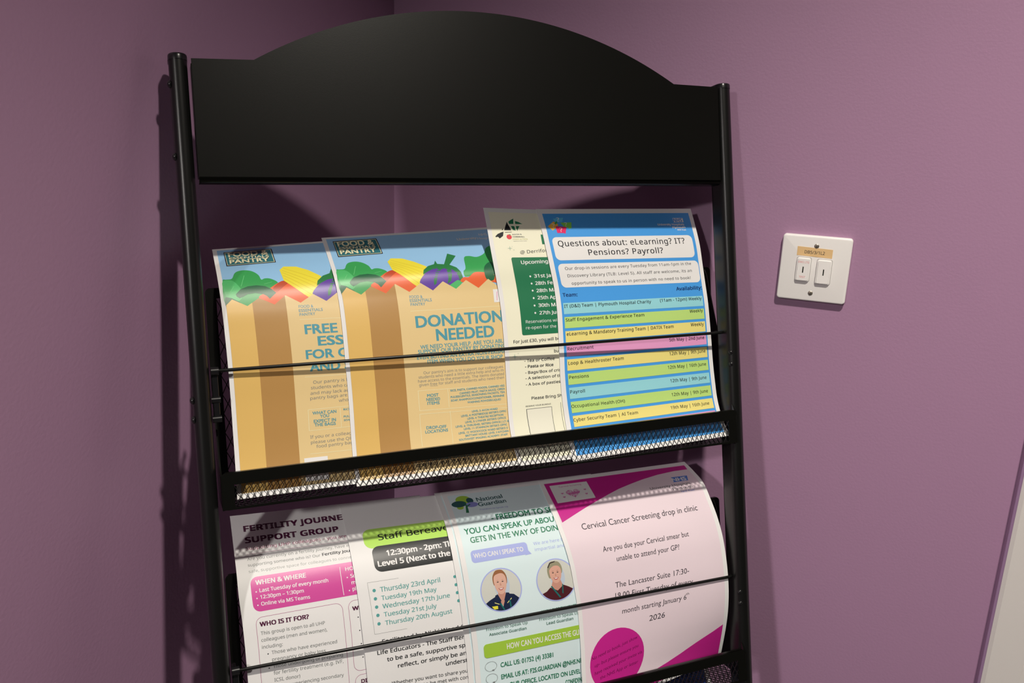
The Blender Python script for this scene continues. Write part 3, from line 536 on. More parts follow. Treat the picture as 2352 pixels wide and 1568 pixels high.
        ('p', ((18.4, 21.9), (32.4, 23.2), (29.5, 30.5), (29.5, 31.9), (26.5, 31.0), (18.8, 30.8)), 'bub4', 0),
        ('t', '?', 14.1, 24.0, 17.5, 24.0, 5.12, 'white', 0),
        ('t', '?', 30.5, 22.5, 34.0, 22.5, 5.14, 'white', 0),
        ('t', '?', 22.1, 16.1, 25.6, 16.0, 5.09, 'white', 0),
        ('t', '?', 22.6, 29.3, 26.1, 29.2, 5.21, 'white', 0),
        ('r', 179.6, 12.9, 194.2, 18.8, 'white', 0, 0),
        ('t', 'NHS', 179.6, 18.3, 192.9, 18.2, 4.79, 'blue2', 2, {'sh': 0.15}),
        ('t', 'University Hospitals', 156.1, 22.8, 194.0, 23.0, 2.6, 'white', 2),
        ('t', 'Plymouth', 176.1, 26.8, 194.8, 26.8, 2.61, 'white', 2),
        ('t', 'NHS Trust', 182.5, 29.8, 194.9, 30.0, 1.7, 'white', 2),
        ('r', 9.9, 36.4, 200.4, 65.7, 'paper', 6, 0),
        ('r', 10.0, 69.9, 203.4, 97.9, 'paper', 6, 0),
        ('t', 'Questions about: eLearning? IT?', 16.3, 48.5, 188.9, 47.4, 7.23, 'ink', 0.6, {'sp': 1.08}),
        ('t', 'Pensions? Payroll?', 53.1, 60.1, 155.3, 59.4, 6.99, 'ink', 0.6, {'sp': 1.08}),
        ('t', 'Our drop-in sessions are every Tuesday from 11am-1pm in the', 18.6, 77.5, 192.9, 75.4, 3.51, 'ink', 0.3, {'sp': 1.06}),
        ('t', 'Discovery Library (TLB: Level 5). All staff are welcome, its an', 20.0, 86.1, 192.3, 84.4, 3.46, 'ink', 0.3, {'sp': 1.06}),
        ('t', 'opportunity to speak to us in person with no need to book!', 23.5, 95.0, 189.1, 93.5, 3.44, 'ink', 0.3, {'sp': 1.06}),
        ('t', 'Team:', 9.3, 108.3, 28.6, 108.5, 4.06, 'navy', 1),
        ('t', 'Availability:', 165.6, 107.3, 203.7, 107.2, 4.44, 'navy', 1),
        ('r', 8.5, 115.6, 202.5, 128.4, 'tealb', 0, 0),
        ('r', 8.7, 131.8, 202.5, 144.6, 'limeb', 0, 0),
        ('r', 8.9, 147.9, 202.5, 160.7, 'yelb', 0, 0),
        ('r', 9.1, 164.1, 202.5, 176.9, 'pinkb', 0, 0),
        ('r', 9.3, 180.2, 202.5, 193.0, 'yelb', 0, 0),
        ('r', 9.5, 196.4, 202.5, 209.2, 'limeb', 0, 0),
        ('r', 9.7, 212.6, 202.5, 225.4, 'tealb', 0, 0),
        ('r', 9.9, 228.7, 202.5, 241.5, 'limeb', 0, 0),
        ('r', 10.1, 244.9, 202.5, 257.7, 'yelb', 0, 0),
        ('r', 10.3, 261.0, 202.5, 273.8, 'pinkb', 0, 0),
        ('t', 'IT (D&I) Team | Plymouth Hospital Charity', 9.5, 121.1, 127.2, 121.0, 3.55, 'ink', 0.6, {'sp': 1.05}),
        ('t', '(11am - 12pm) Weekly', 140.0, 120.5, 200.8, 120.5, 3.75, 'ink', 0.6, {'sp': 1.05}),
        ('t', 'Staff Engagement & Experience Team', 10.0, 136.9, 115.8, 136.6, 3.52, 'ink', 0.6, {'sp': 1.05}),
        ('t', 'Weekly', 181.2, 136.1, 200.7, 135.8, 3.77, 'ink', 0.6, {'sp': 1.05}),
        ('t', 'eLearning & Mandatory Training Team | DATIX Team', 10.4, 153.2, 156.1, 153.3, 3.78, 'ink', 0.6, {'sp': 1.05}),
        ('t', 'Weekly', 181.1, 153.0, 200.4, 153.2, 4.0, 'ink', 0.6, {'sp': 1.05}),
        ('t', 'Recruitment', 10.4, 170.1, 44.4, 170.1, 3.67, 'ink', 0.6, {'sp': 1.05}),
        ('t', '5th May | 2nd June', 148.7, 169.7, 199.5, 170.1, 3.96, 'ink', 0.6, {'sp': 1.05}),
        ('t', 'Loop & Healthroster Team', 10.8, 186.5, 83.7, 186.4, 3.7, 'ink', 0.6, {'sp': 1.05}),
        ('t', '12th May | 9th June', 147.5, 186.5, 200.0, 187.0, 3.94, 'ink', 0.6, {'sp': 1.05}),
        ('t', 'Pensions', 10.9, 202.5, 36.2, 202.8, 3.66, 'ink', 0.6, {'sp': 1.05}),
        ('t', '12th May | 16th June', 144.0, 202.9, 199.3, 203.4, 3.94, 'ink', 0.6, {'sp': 1.05}),
        ('t', 'Payroll', 10.8, 219.2, 29.6, 219.7, 3.65, 'ink', 0.6, {'sp': 1.05}),
        ('t', '12th May | 9th June', 145.8, 219.6, 198.0, 220.2, 3.94, 'ink', 0.6, {'sp': 1.05}),
        ('t', 'Occupational Health (OH)', 10.3, 235.7, 80.3, 236.7, 3.66, 'ink', 0.6, {'sp': 1.05}),
        ('t', '12th May | 9th June', 145.4, 236.5, 197.8, 237.1, 3.9, 'ink', 0.6, {'sp': 1.05}),
        ('t', 'Cyber Security Team | AI Team', 10.3, 251.6, 95.3, 252.4, 3.73, 'ink', 0.6, {'sp': 1.05}),
        ('t', '19th May | 16th June', 141.2, 252.3, 196.7, 252.7, 3.98, 'ink', 0.6, {'sp': 1.05}),
    ],
    'fert': [
        ('t', 'FERTILITY JOURNEY', 11.9, 24.5, 124.2, 24.5, 7.6, 'plum', 3, {'sp': 1.06}),
        ('t', 'SUPPORT GROUP', 11.8, 40.5, 109.3, 41.3, 7.49, 'plum', 3, {'sp': 1.06}),
        ('t', 'Supporting UHP colleagues – you are', 11.8, 49.9, 115.7, 51.0, 4.18, 'rose', 0),
        ('l', 11.8, 55.3, 116.1, 55.6, 0.3, 'rose2'),
        ('t', 'Are you currently on a fertility journey, have ex', 11.8, 62.8, 118.5, 63.6, 3.39, 'greyt', 0),
        ('t', 'supporting someone who is? Our', 11.7, 69.8, 84.8, 70.5, 3.19, 'greyt', 0),
        ('t', 'Fertility Jour', 86.8, 70.2, 118.5, 70.2, 3.32, 'ink', 1),
        ('t', 'safe, supportive space for colleagues to connec', 11.8, 76.8, 118.4, 78.0, 3.04, 'greyt', 0),
        ('r', 12.3, 81.8, 196.0, 116.5, 'magb', 7, 0),
        ('t', 'WHEN & WHERE', 17.1, 90.1, 67.4, 90.5, 4.55, 'white', 2),
        ('t', 'Last Tuesday of every month', 20.2, 97.9, 89.1, 99.0, 3.63, 'white', 1),
        ('t', '12:30pm – 1:30pm', 20.2, 104.5, 63.2, 105.3, 3.54, 'white', 1),
        ('t', 'Online via MS Teams', 20.1, 111.1, 68.5, 112.4, 3.49, 'white', 1),
        ('e', 17.0, 97.0, 0.7, 0.7, 'white', 0),
        ('e', 17.0, 103.5, 0.7, 0.7, 'white', 0),
        ('e', 16.9, 110.2, 0.7, 0.7, 'white', 0),
        ('e', 109.0, 97.7, 0.7, 0.7, 'white', 0),
        ('e', 109.1, 111.3, 0.7, 0.7, 'white', 0),
        ('l', 102.7, 85.5, 102.7, 115.0, 0.6, 'white'),
        ('t', 'HOW', 108.1, 90.6, 122.6, 90.9, 3.81, 'white', 1),
        ('t', 'Sc', 112.3, 98.6, 117.5, 98.8, 3.75, 'white', 1),
        ('t', 'm', 112.4, 105.5, 116.9, 105.5, 3.69, 'white', 1),
        ('t', 'ple', 112.4, 112.0, 119.1, 112.2, 3.63, 'white', 1),
        ('r', 12.5, 121.7, 99.5, 233.7, 'rose2', 7, 0.35),
        ('r', 105.4, 121.7, 196.0, 194.9, 'rose2', 7, 0.35),
        ('r', 105.4, 198.9, 196.0, 233.7, 'rose2', 7, 0.35),
        ('t', 'WHO IS IT FOR?', 16.1, 130.8, 64.6, 131.9, 4.2, 'plum', 2),
        ('t', 'WH', 109.3, 131.9, 120.5, 132.3, 3.91, 'plum', 2),
        ('t', 'DII', 111.8, 208.1, 120.0, 208.3, 3.98, 'plum', 2),
        ('t', 'This group is open to all UHP', 16.2, 139.3, 79.8, 140.6, 3.36, 'greyt', 0),
        ('t', 'colleagues (men and women),', 16.0, 146.0, 81.3, 147.9, 3.36, 'greyt', 0),
        ('t', 'including:', 16.0, 152.9, 36.0, 153.8, 3.32, 'greyt', 0),
        ('t', 'Those who have experienced', 24.7, 159.9, 90.2, 161.8, 3.38, 'greyt', 0),
        ('t', 'pregnancy or baby loss', 24.7, 166.8, 77.9, 168.6, 3.37, 'greyt', 0),
        ('t', 'Those undergoing or preparing', 24.8, 173.8, 94.8, 176.1, 3.4, 'greyt', 0),
        ('t', 'for fertility treatment (e.g. IVF,', 25.0, 180.4, 95.0, 183.0, 3.42, 'greyt', 0),
        ('t', 'ICSI, donor)', 25.2, 187.4, 50.5, 188.7, 3.39, 'greyt', 0),
        ('t', 'Those experiencing secondary', 24.8, 194.2, 94.3, 197.0, 3.42, 'greyt', 0),
        ('e', 21.2, 158.9, 0.6, 0.6, 'ink', 0),
        ('e', 114.3, 139.7, 0.6, 0.6, 'ink', 0),
        ('e', 114.5, 153.5, 0.6, 0.6, 'ink', 0),
        ('e', 115.0, 167.3, 0.6, 0.6, 'ink', 0),
        ('e', 115.5, 181.4, 0.6, 0.6, 'ink', 0),
        ('e', 21.1, 173.0, 0.6, 0.6, 'ink', 0),
    ],
    'staff': [
        ('r', 16.1, 42.7, 198.0, 67.8, 'limeg', 9, 0),
        ('r', 22.5, 65.7, 190.0, 95.1, 'black', 8, 0),
        ('t', 'Staff Bereavem', 32.2, 58.9, 124.3, 57.5, 7.67, 'black', 0.6),
        ('t', '12:30pm - 2pm: The', 37.7, 78.4, 116.7, 78.2, 6.13, 'white', 2),
        ('t', 'Level 5 (Next to the', 26.3, 88.9, 107.4, 88.9, 5.8, 'white', 2),
        ('l', 11.9, 104.1, 45.6, 104.6, 0.25, 'greyt'),
        ('l', 11.9, 104.1, 12.7, 158.2, 0.25, 'greyt'),
        ('l', 12.7, 158.2, 47.7, 158.9, 0.25, 'greyt'),
        ('t', 'Thursday 23rd April', 24.2, 115.7, 90.5, 116.2, 4.97, 'teal3', 0.5),
        ('t', 'Tuesday 19th May', 24.1, 124.4, 85.2, 125.4, 4.63, 'teal3', 0.5),
        ('t', 'Wednesday 17th June', 24.3, 133.1, 99.0, 134.4, 4.67, 'teal3', 0.5),
        ('t', 'Tuesday 21st July', 24.6, 141.8, 82.9, 143.1, 4.66, 'teal3', 0.5),
        ('t', 'Thursday 20th August', 24.9, 150.8, 99.6, 152.0, 4.69, 'teal3', 0.5),
        ('e', 17.8, 113.1, 1.75, 1.75, 'teal3', 0),
        ('e', 17.9, 121.7, 1.75, 1.75, 'teal3', 0),
        ('e', 18.0, 130.4, 1.75, 1.75, 'teal3', 0),
        ('e', 18.3, 139.1, 1.75, 1.75, 'teal3', 0),
        ('e', 18.4, 148.0, 1.75, 1.75, 'teal3', 0),
        ('e', 107.6, 122.1, 1.75, 1.75, 'teal3', 0),
        ('e', 107.8, 130.9, 1.75, 1.75, 'teal3', 0),
        ('e', 108.2, 139.9, 1.75, 1.75, 'teal3', 0),
        ('e', 107.4, 113.1, 1.6, 1.6, 'teal3', 0),
        ('t', 'Facilitated by Nicki Wood &', 19.6, 169.3, 112.2, 171.2, 4.2, 'black', 0.7),
        ('t', 'Life Educators - The Staff Ber', 13.0, 180.1, 109.8, 182.5, 4.2, 'black', 0.7),
        ('t', 'to be a safe, supportive spa', 22.5, 189.0, 113.6, 191.8, 4.22, 'black', 0.7),
        ('t', 'reflect, or simply be an', 33.3, 198.2, 110.4, 200.5, 4.24, 'black', 0.7),
        ('t', 'underst', 86.1, 207.6, 110.9, 208.9, 4.33, 'black', 0.7),
        ('t', 'Whether you want to share your', 25.2, 215.2, 112.9, 220.6, 3.77, 'dgrey', 0.3),
        ('t', 'to be met with com', 59.3, 223.9, 111.9, 227.6, 3.75, 'dgrey', 0.3),
    ],
    'guard': [
        ('r', 6.0, 6.0, 205.0, 292.0, 'pale', 0, 0),
        ('e', 22.7, 15.3, 9, 6.5, 'lime3', 0),
        ('e', 16.2, 27.1, 4, 3, 'lime3', 0),
        ('e', 16.1, 21.4, 9, 5, 'dg', 0),
        ('e', 30.4, 17.8, 4.3, 4.6, 'dg', 0),
        ('e', 31.0, 24.6, 7.5, 4, 'lav2', 0),
        ('p', ((33.1, 26.1), (33.6, 28.7), (31.1, 26.9)), 'lav2', 0),
        ('p', ((12.3, 17.3), (12.2, 16.1), (14.9, 18.4)), 'dg', 0),
        ('p', ((20.5, 36.3), (24.0, 36.8), (24.9, 27.2), (29.5, 24.3), (28.9, 23.1), (24.8, 25.2), (23.4, 18.7), (22.5, 19.2), (23.0, 25.5)), 'dg2', 0),
        ('t', 'National', 38.6, 21.0, 71.3, 20.2, 6.26, 'dg', 0.8),
        ('t', 'Guardian', 38.2, 29.0, 73.4, 28.0, 6.14, 'dg', 0.8),
        ('t', 'Freedom to Speak Up', 38.1, 35.2, 72.6, 36.2, 2.17, 'lav2', 0),
        ('t', '- FREEDOM TO SPE', 47.2, 52.7, 129.1, 53.1, 8.13, 'green2', 1),
        ('t', 'YOU CAN SPEAK UP ABOUT', 11.4, 66.2, 128.1, 66.7, 7.47, 'green2', 1),
        ('t', 'GETS IN THE WAY OF DOING', 15.9, 77.3, 130.2, 78.5, 6.75, 'green2', 1),
        ('r', 12.9, 85.9, 81.1, 99.8, 'lav', 4, 0),
        ('p', ((80.0, 94.1), (84.2, 100.1), (76.3, 100.6)), 'lav', 0),
        ('t', 'WHO CAN I SPEAK TO', 15.8, 94.6, 75.4, 95.6, 4.97, 'white', 1),
        ('t', 'We are here to', 89.0, 91.1, 128.5, 91.5, 3.53, 'lav', 0),
        ('t', 'impartial and', 89.2, 97.9, 127.0, 98.3, 3.55, 'lav', 0),
        ('face', 41.0, 134.0, 0),
        ('face', 108.1, 134.0, 1),
        ('t', 'ZOE YOUNG', 32.0, 168.4, 52.9, 168.7, 3.08, 'green2', 1),
        ('t', 'Freedom to Speak Up', 17.6, 176.3, 66.8, 177.5, 3.11, 'sage2', 0),
        ('t', 'Associate Guardian', 20.0, 182.6, 64.6, 183.7, 3.13, 'sage2', 0.6),
        ('t', 'MARIA FARROW-JONES', 85.3, 168.8, 128.5, 169.0, 3.17, 'green2', 1),
        ('t', 'Freedom to Speak Up', 81.2, 177.1, 131.3, 178.2, 3.2, 'sage2', 0),
        ('t', 'Lead Guardian', 89.4, 183.2, 122.8, 183.6, 3.21, 'sage2', 0.6),
        ('r', 12.0, 191.2, 200.0, 207.0, 'lime3', 4, 0),
        ('t', 'HOW CAN YOU ACCESS THE GUA', 39.1, 201.7, 132.4, 202.9, 6.37, 'white', 1),
        ('t', 'CALL US: 01752 (4) 33381', 30.1, 220.4, 94.1, 222.0, 5.2, 'green2', 0.8),
        ('t', 'EMAIL US AT: F2S.GUARDIAN @NHS.NET', 29.8, 234.1, 133.7, 236.6, 5.32, 'green2', 0.8),
        ('t', 'OUR OFFICE, LOCATED ON LEVEL', 39.0, 244.9, 127.5, 249.1, 5.26, 'green2', 0.8),
        ('t', 'CONFIDENTIAL', 107.3, 258.4, 136.8, 259.9, 5.28, 'green2', 0.8),
        ('e', 18.7, 217.0, 7, 5.5, 'greyt', 0.3),
        ('e', 18.6, 230.7, 7, 5.5, 'greyt', 0.3),
        ('p', ((19.3, 221.2), (22.2, 222.8), (22.1, 220.9)), 'greyt', 0),
        ('p', ((19.0, 234.8), (21.8, 236.4), (21.8, 234.5)), 'greyt', 0),
    ],
    'pink': [
        ('r', 5.2, 6.8, 204.3, 292.0, 'pinkp', 0, 0),
        ('p', ((5.1, 6.7), (204.5, 8.4), (203.5, 18.4), (184.3, 17.9), (158.3, 20.5), (133.1, 25.5), (113.5, 31.0), (95.6, 36.8), (65.6, 49.4), (36.9, 60.6), (7.5, 72.2)), 'magp', 0),
        ('p', ((10.8, 11.6), (60.6, 12.9), (60.7, 46.0), (11.4, 45.7)), 'white', 0),
        ('heart', 36.6, 31.2, 9, 'heart'),
        ('heart', 22.6, 29.2, 1.7, 'heart'),
        ('heart', 23.0, 36.5, 1.7, 'heart'),
        ('heart', 53.0, 27.7, 1.7, 'heart'),
        ('heart', 52.2, 36.4, 1.7, 'heart'),
        ('t', 'Cervical Screening', 22.0, 17.7, 51.7, 18.1, 2.97, 'heart', 0),
        ('t', 'Saves', 28.5, 29.9, 45.4, 28.9, 5.91, 'white', 0.5),
        ('t', 'Lives', 28.6, 37.8, 43.9, 37.4, 5.98, 'white', 0.5),
        ('p', ((172.4, 30.3), (195.4, 31.4), (191.8, 41.2), (170.7, 40.7)), 'nhs', 0),
        ('t', 'NHS', 170.4, 39.2, 191.2, 40.2, 7.02, 'white', 2, {'sh': 0.15}),
        ('t', 'University Hospitals', 135.0, 47.9, 191.7, 48.3, 4.45, 'dgrey', 0),
        ('t', 'Plymouth', 164.3, 54.0, 192.4, 54.0, 3.94, 'dgrey', 0),
        ('t', 'NHS Trust', 174.2, 58.7, 192.9, 58.8, 2.33, 'nhs2', 0),
        ('t', 'Cervical Cancer Screening drop in clinic', 28.6, 85.3, 186.7, 85.9, 7.73, 'ink2', 0, {'sh': 0.12}),
        ('t', 'Are you due your Cervical smear but', 45.0, 115.3, 163.1, 116.2, 6.29, 'ink2', 0, {'sh': 0.12}),
        ('t', 'unable to attend your GP?', 59.7, 129.0, 146.4, 129.9, 6.33, 'ink2', 0, {'sh': 0.12}),
        ('t', 'The Lancaster Suite 17:30-', 52.7, 159.5, 154.5, 160.8, 6.41, 'ink2', 0, {'sh': 0.12}),
        ('t', '19.00 First Tuesday of every', 50.1, 172.1, 158.6, 175.3, 6.48, 'ink2', 0, {'sh': 0.12}),
        ('t', 'month starting January 6', 57.5, 191.8, 147.5, 193.0, 6.2, 'ink2', 0, {'sh': 0.12}),
        ('t', 'th', 147.4, 187.4, 151.8, 187.6, 2.67, 'ink2', 0, {'sh': 0.12}),
        ('t', '2026', 93.6, 208.8, 116.0, 209.0, 6.73, 'ink2', 0, {'sh': 0.12}),
        ('e', 48.8, 245.0, 37.5, 37.5, 'magp', 0),
        ('t', 'No need to book, just show', 13.7, 238.1, 76.9, 226.3, 3.94, 'magd', 0, {'sh': 0.12}),
        ('t', 'up- but please ensure you', 17.5, 246.9, 78.2, 237.3, 3.96, 'magd', 0, {'sh': 0.12}),
        ('t', 'have received your invite via', 17.0, 255.8, 83.4, 246.7, 3.96, 'magd', 0, {'sh': 0.12}),
        ('t', 'the NHS App or letter', 24.2, 262.8, 77.9, 257.7, 3.96, 'magd', 0, {'sh': 0.12}),
        ('p', ((104.8, 274.4), (122.1, 270.4), (140.5, 265.0), (164.8, 256.2), (189.1, 247.7), (204.3, 241.3), (204.3, 241.3), (204.3, 292), (64.8, 292)), 'magp', 0),
    ],
}
ROWS = 12
def spline(tab, v):
    x = min(max(v, 0.0), 1.0) * ROWS; i = min(int(x), ROWS - 1); t = x - i
    g = lambda j: Vector(tab[min(max(j, 0), ROWS)])
    p1, p2 = g(i), g(i + 1)
    p0 = g(i - 1) if i > 0 else 2 * p1 - p2
    p3 = g(i + 2) if i < ROWS - 1 else 2 * p2 - p1
    return 0.5 * (2 * p1 + (p2 - p0) * t + (2 * p0 - 5 * p1 + 4 * p2 - p3) * t * t + (3 * p1 - p0 - 3 * p2 + p3) * t ** 3)

# text: every distinct string is set once, measured, and turned into triangles
TEXTS = {}
import os
SANS = None
try:                                           # Blender's own bundled Noto sans; the built-in face is the fallback
    SANS = bpy.data.fonts.load(os.path.join(bpy.utils.resource_path('LOCAL'), 'datafiles', 'fonts', 'NotoSansHebrew-Regular.woff2'))
except Exception:
    SANS = None
WEIGHT = {0: 0.0, .3: 0.004, .5: 0.007, .6: 0.009, .7: 0.011, .8: 0.013, 1: 0.018, 2: 0.030, 3: 0.042}
def prepare_texts(keys):
    """key = (string, weight, shear, spacing, sans)"""
    tmp = []
    for key in keys:
        if key in TEXTS: continue
        c = bpy.data.curves.new('lettering', 'FONT')
        sans = key[4] and SANS is not None
        if sans: c.font = SANS
        c.body = key[0]; c.size = 1.0; c.fill_mode = 'FRONT'
        c.resolution_u = 3; c.shear = key[2]; c.space_character = key[3]
        o = bpy.data.objects.new('lettering', c); COL.objects.link(o); tmp.append((key, o, c, sans))
    if not tmp: return
    bpy.context.view_layer.update()
    dg = bpy.context.evaluated_depsgraph_get()
    for key, o, c, sans in tmp:
        me = bpy.data.meshes.new_from_object(o.evaluated_get(dg))
        V = [(v.co.x, v.co.y, 0) for v in me.vertices]; F = [tuple(p.vertices) for p in me.polygons]
        if WEIGHT[key[1]] > 0:        # heavier strokes: the glyphs widened by shifted copies
            w = WEIGHT[key[1]]; n = len(V); V0, F0 = V, F; V, F = [], []
            for q, (dx, dy) in enumerate(((w, w * .6), (-w, w * .6), (w, -w * .6), (-w, -w * .6))):
                V += [(x + dx, y + dy, q) for x, y, _ in V0]; F += [tuple(a + q * n for a in f) for f in F0]
        TEXTS[key] = (V, F, min(v[0] for v in V), max(v[0] for v in V))
        bpy.data.meshes.remove(me)
    for key, o, c, sans in tmp:
        bpy.data.objects.remove(o); bpy.data.curves.remove(c)
HKEY = {s: ('H', 0, 0.0, 1.0, s) for s in (True, False)}
prepare_texts(list(HKEY.values()))
CAPS = {s: max(v[1] for v in TEXTS[HKEY[s]][0]) for s in HKEY}

def closed_spline(pts, n=4):
    out = []; m = len(pts)
    for i in range(m):
        p0, p1, p2, p3 = pts[i - 1], pts[i], pts[(i + 1) % m], pts[(i + 2) % m]
        for k in range(n):
            t = k / n
            out.append(tuple(0.5 * (2 * p1[j] + (p2[j] - p0[j]) * t + (2 * p0[j] - 5 * p1[j] + 4 * p2[j] - p3[j]) * t * t + (3 * p1[j] - p0[j] - 3 * p2[j] + p3[j]) * t ** 3) for j in (0, 1)))
    return out
def ellipse(cx, cy, rx, ry, a0=0, a1=360, n=40):
    return [(cx + rx * math.cos(math.radians(a0 + (a1 - a0) * k / n)), cy + ry * math.sin(math.radians(a0 + (a1 - a0) * k / n))) for k in range(n + (0 if a1 - a0 == 360 else 1))]

def expand(elems):
    """page elements -> list of (layer, token, [polygons] or ('tris', V, F)), in millimetres from the top left"""
    out = []; lay = 0
    def poly(pts, tok): out.append((lay, tok, [pts], None))
    for e in elems:
        k = e[0]
        if k == 't':
            V, F, x0, x1 = TEXTS[tkey(e)]
            _, _, ax, ay, bx, by, h = e[:7]
            sx = (bx - ax) / max(1e-6, x1 - x0); sy = h / CAPS[e[9]['sans']]; sl_ = (by - ay) / max(1e-6, bx - ax)
            W_ = [(ax + (x - x0) * sx, ay + (x - x0) * sx * sl_ - y * sy, q) for x, y, q in V]
            out.append((lay + 1 + 3 * e[9].get('up', 0), e[7], None, (W_, F)))
            continue
        lay += 1
        if k == 'p': poly(closed_spline(e[1]) if e[3] else e[1], e[2])
        elif k == 'r':
            _, x0, y0, x1, y1, tok, r, o = e
            if o <= 0: poly(rrect(x0, y0, x1, y1, r), tok)
            else:
                a = rrect(x0, y0, x1, y1, r); b = rrect(x0 + o, y0 + o, x1 - o, y1 - o, max(0.01, r - o))
                n = len(a); out.append((lay, tok, [[a[i], a[(i + 1) % n], b[(i + 1) % n], b[i]] for i in range(n)], None))
        elif k == 'e':
            _, cx, cy, rx, ry, tok, o = e
            a = ellipse(cx, cy, rx, ry)
            if o <= 0: poly(a, tok)
            else:
                b = ellipse(cx, cy, rx - o, ry - o); n = len(a); out.append((lay, tok, [[a[i], a[(i + 1) % n], b[(i + 1) % n], b[i]] for i in range(n)], None))
        elif k == 'l':
            _, x0, y0, x1, y1, w, tok = e
            d = Vector((x1 - x0, y1 - y0)).normalized() * (w / 2); px, py = -d.y, d.x
            poly([(x0 + px, y0 + py), (x1 + px, y1 + py), (x1 - px, y1 - py), (x0 - px, y0 - py)], tok)
        elif k == 'star':
            _, cx, cy, r, tok = e
            poly([(cx + (r if i % 2 == 0 else r * .22) * math.cos(i * math.pi / 4), cy + (r if i % 2 == 0 else r * .22) * math.sin(i * math.pi / 4)) for i in range(8)], tok)
        elif k == 'heart':
            _, cx, cy, r, tok = e
            q = [i * 2 * math.pi / 40 for i in range(40)]
            poly([(cx + r / 16 * 16 * math.sin(a) ** 3, cy - r / 16 * (13 * math.cos(a) - 5 * math.cos(2 * a) - 2 * math.cos(3 * a) - math.cos(4 * a))) for a in q], tok)
        elif k == 'zig':
            z = e[1] + ((206.0, e[1][-1][1]),)
            def cut(xa, xb):
                f = lambda x: next(p[1] + (q[1] - p[1]) * (x - p[0]) / (q[0] - p[0]) for p, q in zip(z, z[1:]) if p[0] <= x <= q[0])
                return [(xa, f(xa))] + [p for p in z if xa + .01 < p[0] < xb - .01] + [(xb, f(xb)), (xb, 291.5), (xa, 291.5)]
            poly(cut(z[0][0], 29.2), 'kraftA'); poly(cut(29.2, 61.8), 'kraftB'); poly(cut(61.8, 205.4), 'kraftC')
        elif k == 'face':
            _, cx, cy, i = e
            E = lambda x, y, rx, ry, tok, a0=0, a1=360: poly(ellipse(cx + x, cy + y, rx, ry, a0, a1), tok)
            P = lambda pts, tok, s=0: poly(closed_spline([(cx + x, cy + y) for x, y in pts]) if s else [(cx + x, cy + y) for x, y in pts], tok)
            E(0, 0, 24.6, 24.6, 'lav'); lay += 1; E(0, 0, 23.3, 23.3, 'photo'); lay += 1
            arc = lambda a0, a1: [(23.3 * math.cos(math.radians(a0 + (a1 - a0) * j / 16)), 23.3 * math.sin(math.radians(a0 + (a1 - a0) * j / 16))) for j in range(17)]
            if i == 0:
                E(1.5, -5, 9, 15, 'shade'); lay += 1
                P([(-8.0, -7), (-8.3, -15), (-4.6, -21.4), (0, -22.6), (4.8, -21.2), (8.2, -15), (7.9, -7), (5.5, -6), (-5.5, -6)], 'hair1', 1); lay += 1
                P([(-3.6, -2), (3.6, -2), (5, 9), (0, 18), (-5, 9)], 'skinb'); lay += 1
                P(arc(32, 148) + [(-15, 9.5), (-5.5, 5.5), (-.3, 19), (5.5, 5), (14, 7)], 'tunic'); lay += 1
                P([(-8, 5.2), (-5, 4.2), (-1.5, 12), (-4.5, 15.5), (-9.5, 13)], 'tunic'); P([(5, 3.8), (8.5, 4.5), (10.5, 11), (5, 15.5), (1.8, 12)], 'tunic'); lay += 1
                P([(-9.7, 12.6), (-4.4, 15.2), (-4.4, 16), (-9.8, 13.5)], 'trimy'); P([(10.6, 10.6), (10.9, 11.5), (5.2, 16.2), (5, 15.3)], 'trimy')
                P([(-4, 15), (-2.6, 14.6), (1.5, 22.4), (0, 23)], 'lany'); P([(7.5, 13), (9, 12.2), (9.6, 20.5), (8, 21)], 'lany')
                P([(-13.5, 16.8), (-6.5, 17), (-6.6, 20.6), (-11, 20.4)], 'badge'); lay += 1
                P([(-7.4, -11), (-6.2, -16.2), (-2, -18.2), (3, -18.4), (6.3, -15.6), (7.4, -10), (6.5, -3), (3.6, 3.0), (0, 4.8), (-3.6, 3.0), (-6.5, -3)], 'skin1', 1); lay += 1
                ex, ey, my = 2.9, -9.2, -1.8
            else:
                E(2, -3, 9, 14, 'shade'); lay += 1
                P([(-8.6, -4), (-9.4, -13), (-5, -20.5), (0, -21.5), (6, -20), (9, -14), (8.4, -7.5), (5, -6), (-5, -3)], 'hair2', 1); lay += 1
                P([(-8.6, -15.6), (-5, -20.6), (2, -21.6), (1.6, -20.4), (-4.4, -19.4), (-7.6, -14.6)], 'eye'); lay += 1
                P([(-3.8, -2), (4.2, -2), (7.5, 8), (0, 13.5), (-8, 9)], 'skinb'); lay += 1
                P(arc(35, 145) + [(-13.5, 11.5), (-8.5, 7.5), (0, 12.5), (8, 7), (14, 10)], 'burg'); lay += 1
                P([(-8, 6.4), (-6.4, 6), (3.2, 20.4), (1.4, 21)], 'lany'); P([(6.4, 5.6), (7.6, 6.4), (6.6, 17), (5.2, 16.4)], 'lany'); lay += 1
                P([(-7.2, -9), (-6.2, -13), (-1, -16.2), (4.6, -15.6), (7, -12.5), (7.4, -8), (6.3, -2.2), (3.3, 2.4), (0, 3.6), (-3.6, 2.0), (-6.3, -2.8)], 'skin2', 1); lay += 1
                ex, ey, my = 2.9, -8.6, -2.4
            for q in (-1, 1):
                E(q * ex, ey, 1.15, .55, 'eye'); P([(q * ex - 1.6, ey - 1.5), (q * ex, ey - 2.1), (q * ex + 1.6, ey - 1.5), (q * ex, ey - 1.7)], 'hair1' if i == 0 else 'eye')
            P([(-.5, ey + 1.5), (.3, ey + 1.2), (1.1, ey + 4.2), (-1, ey + 4.2)], 'skinb')
            lay += 1
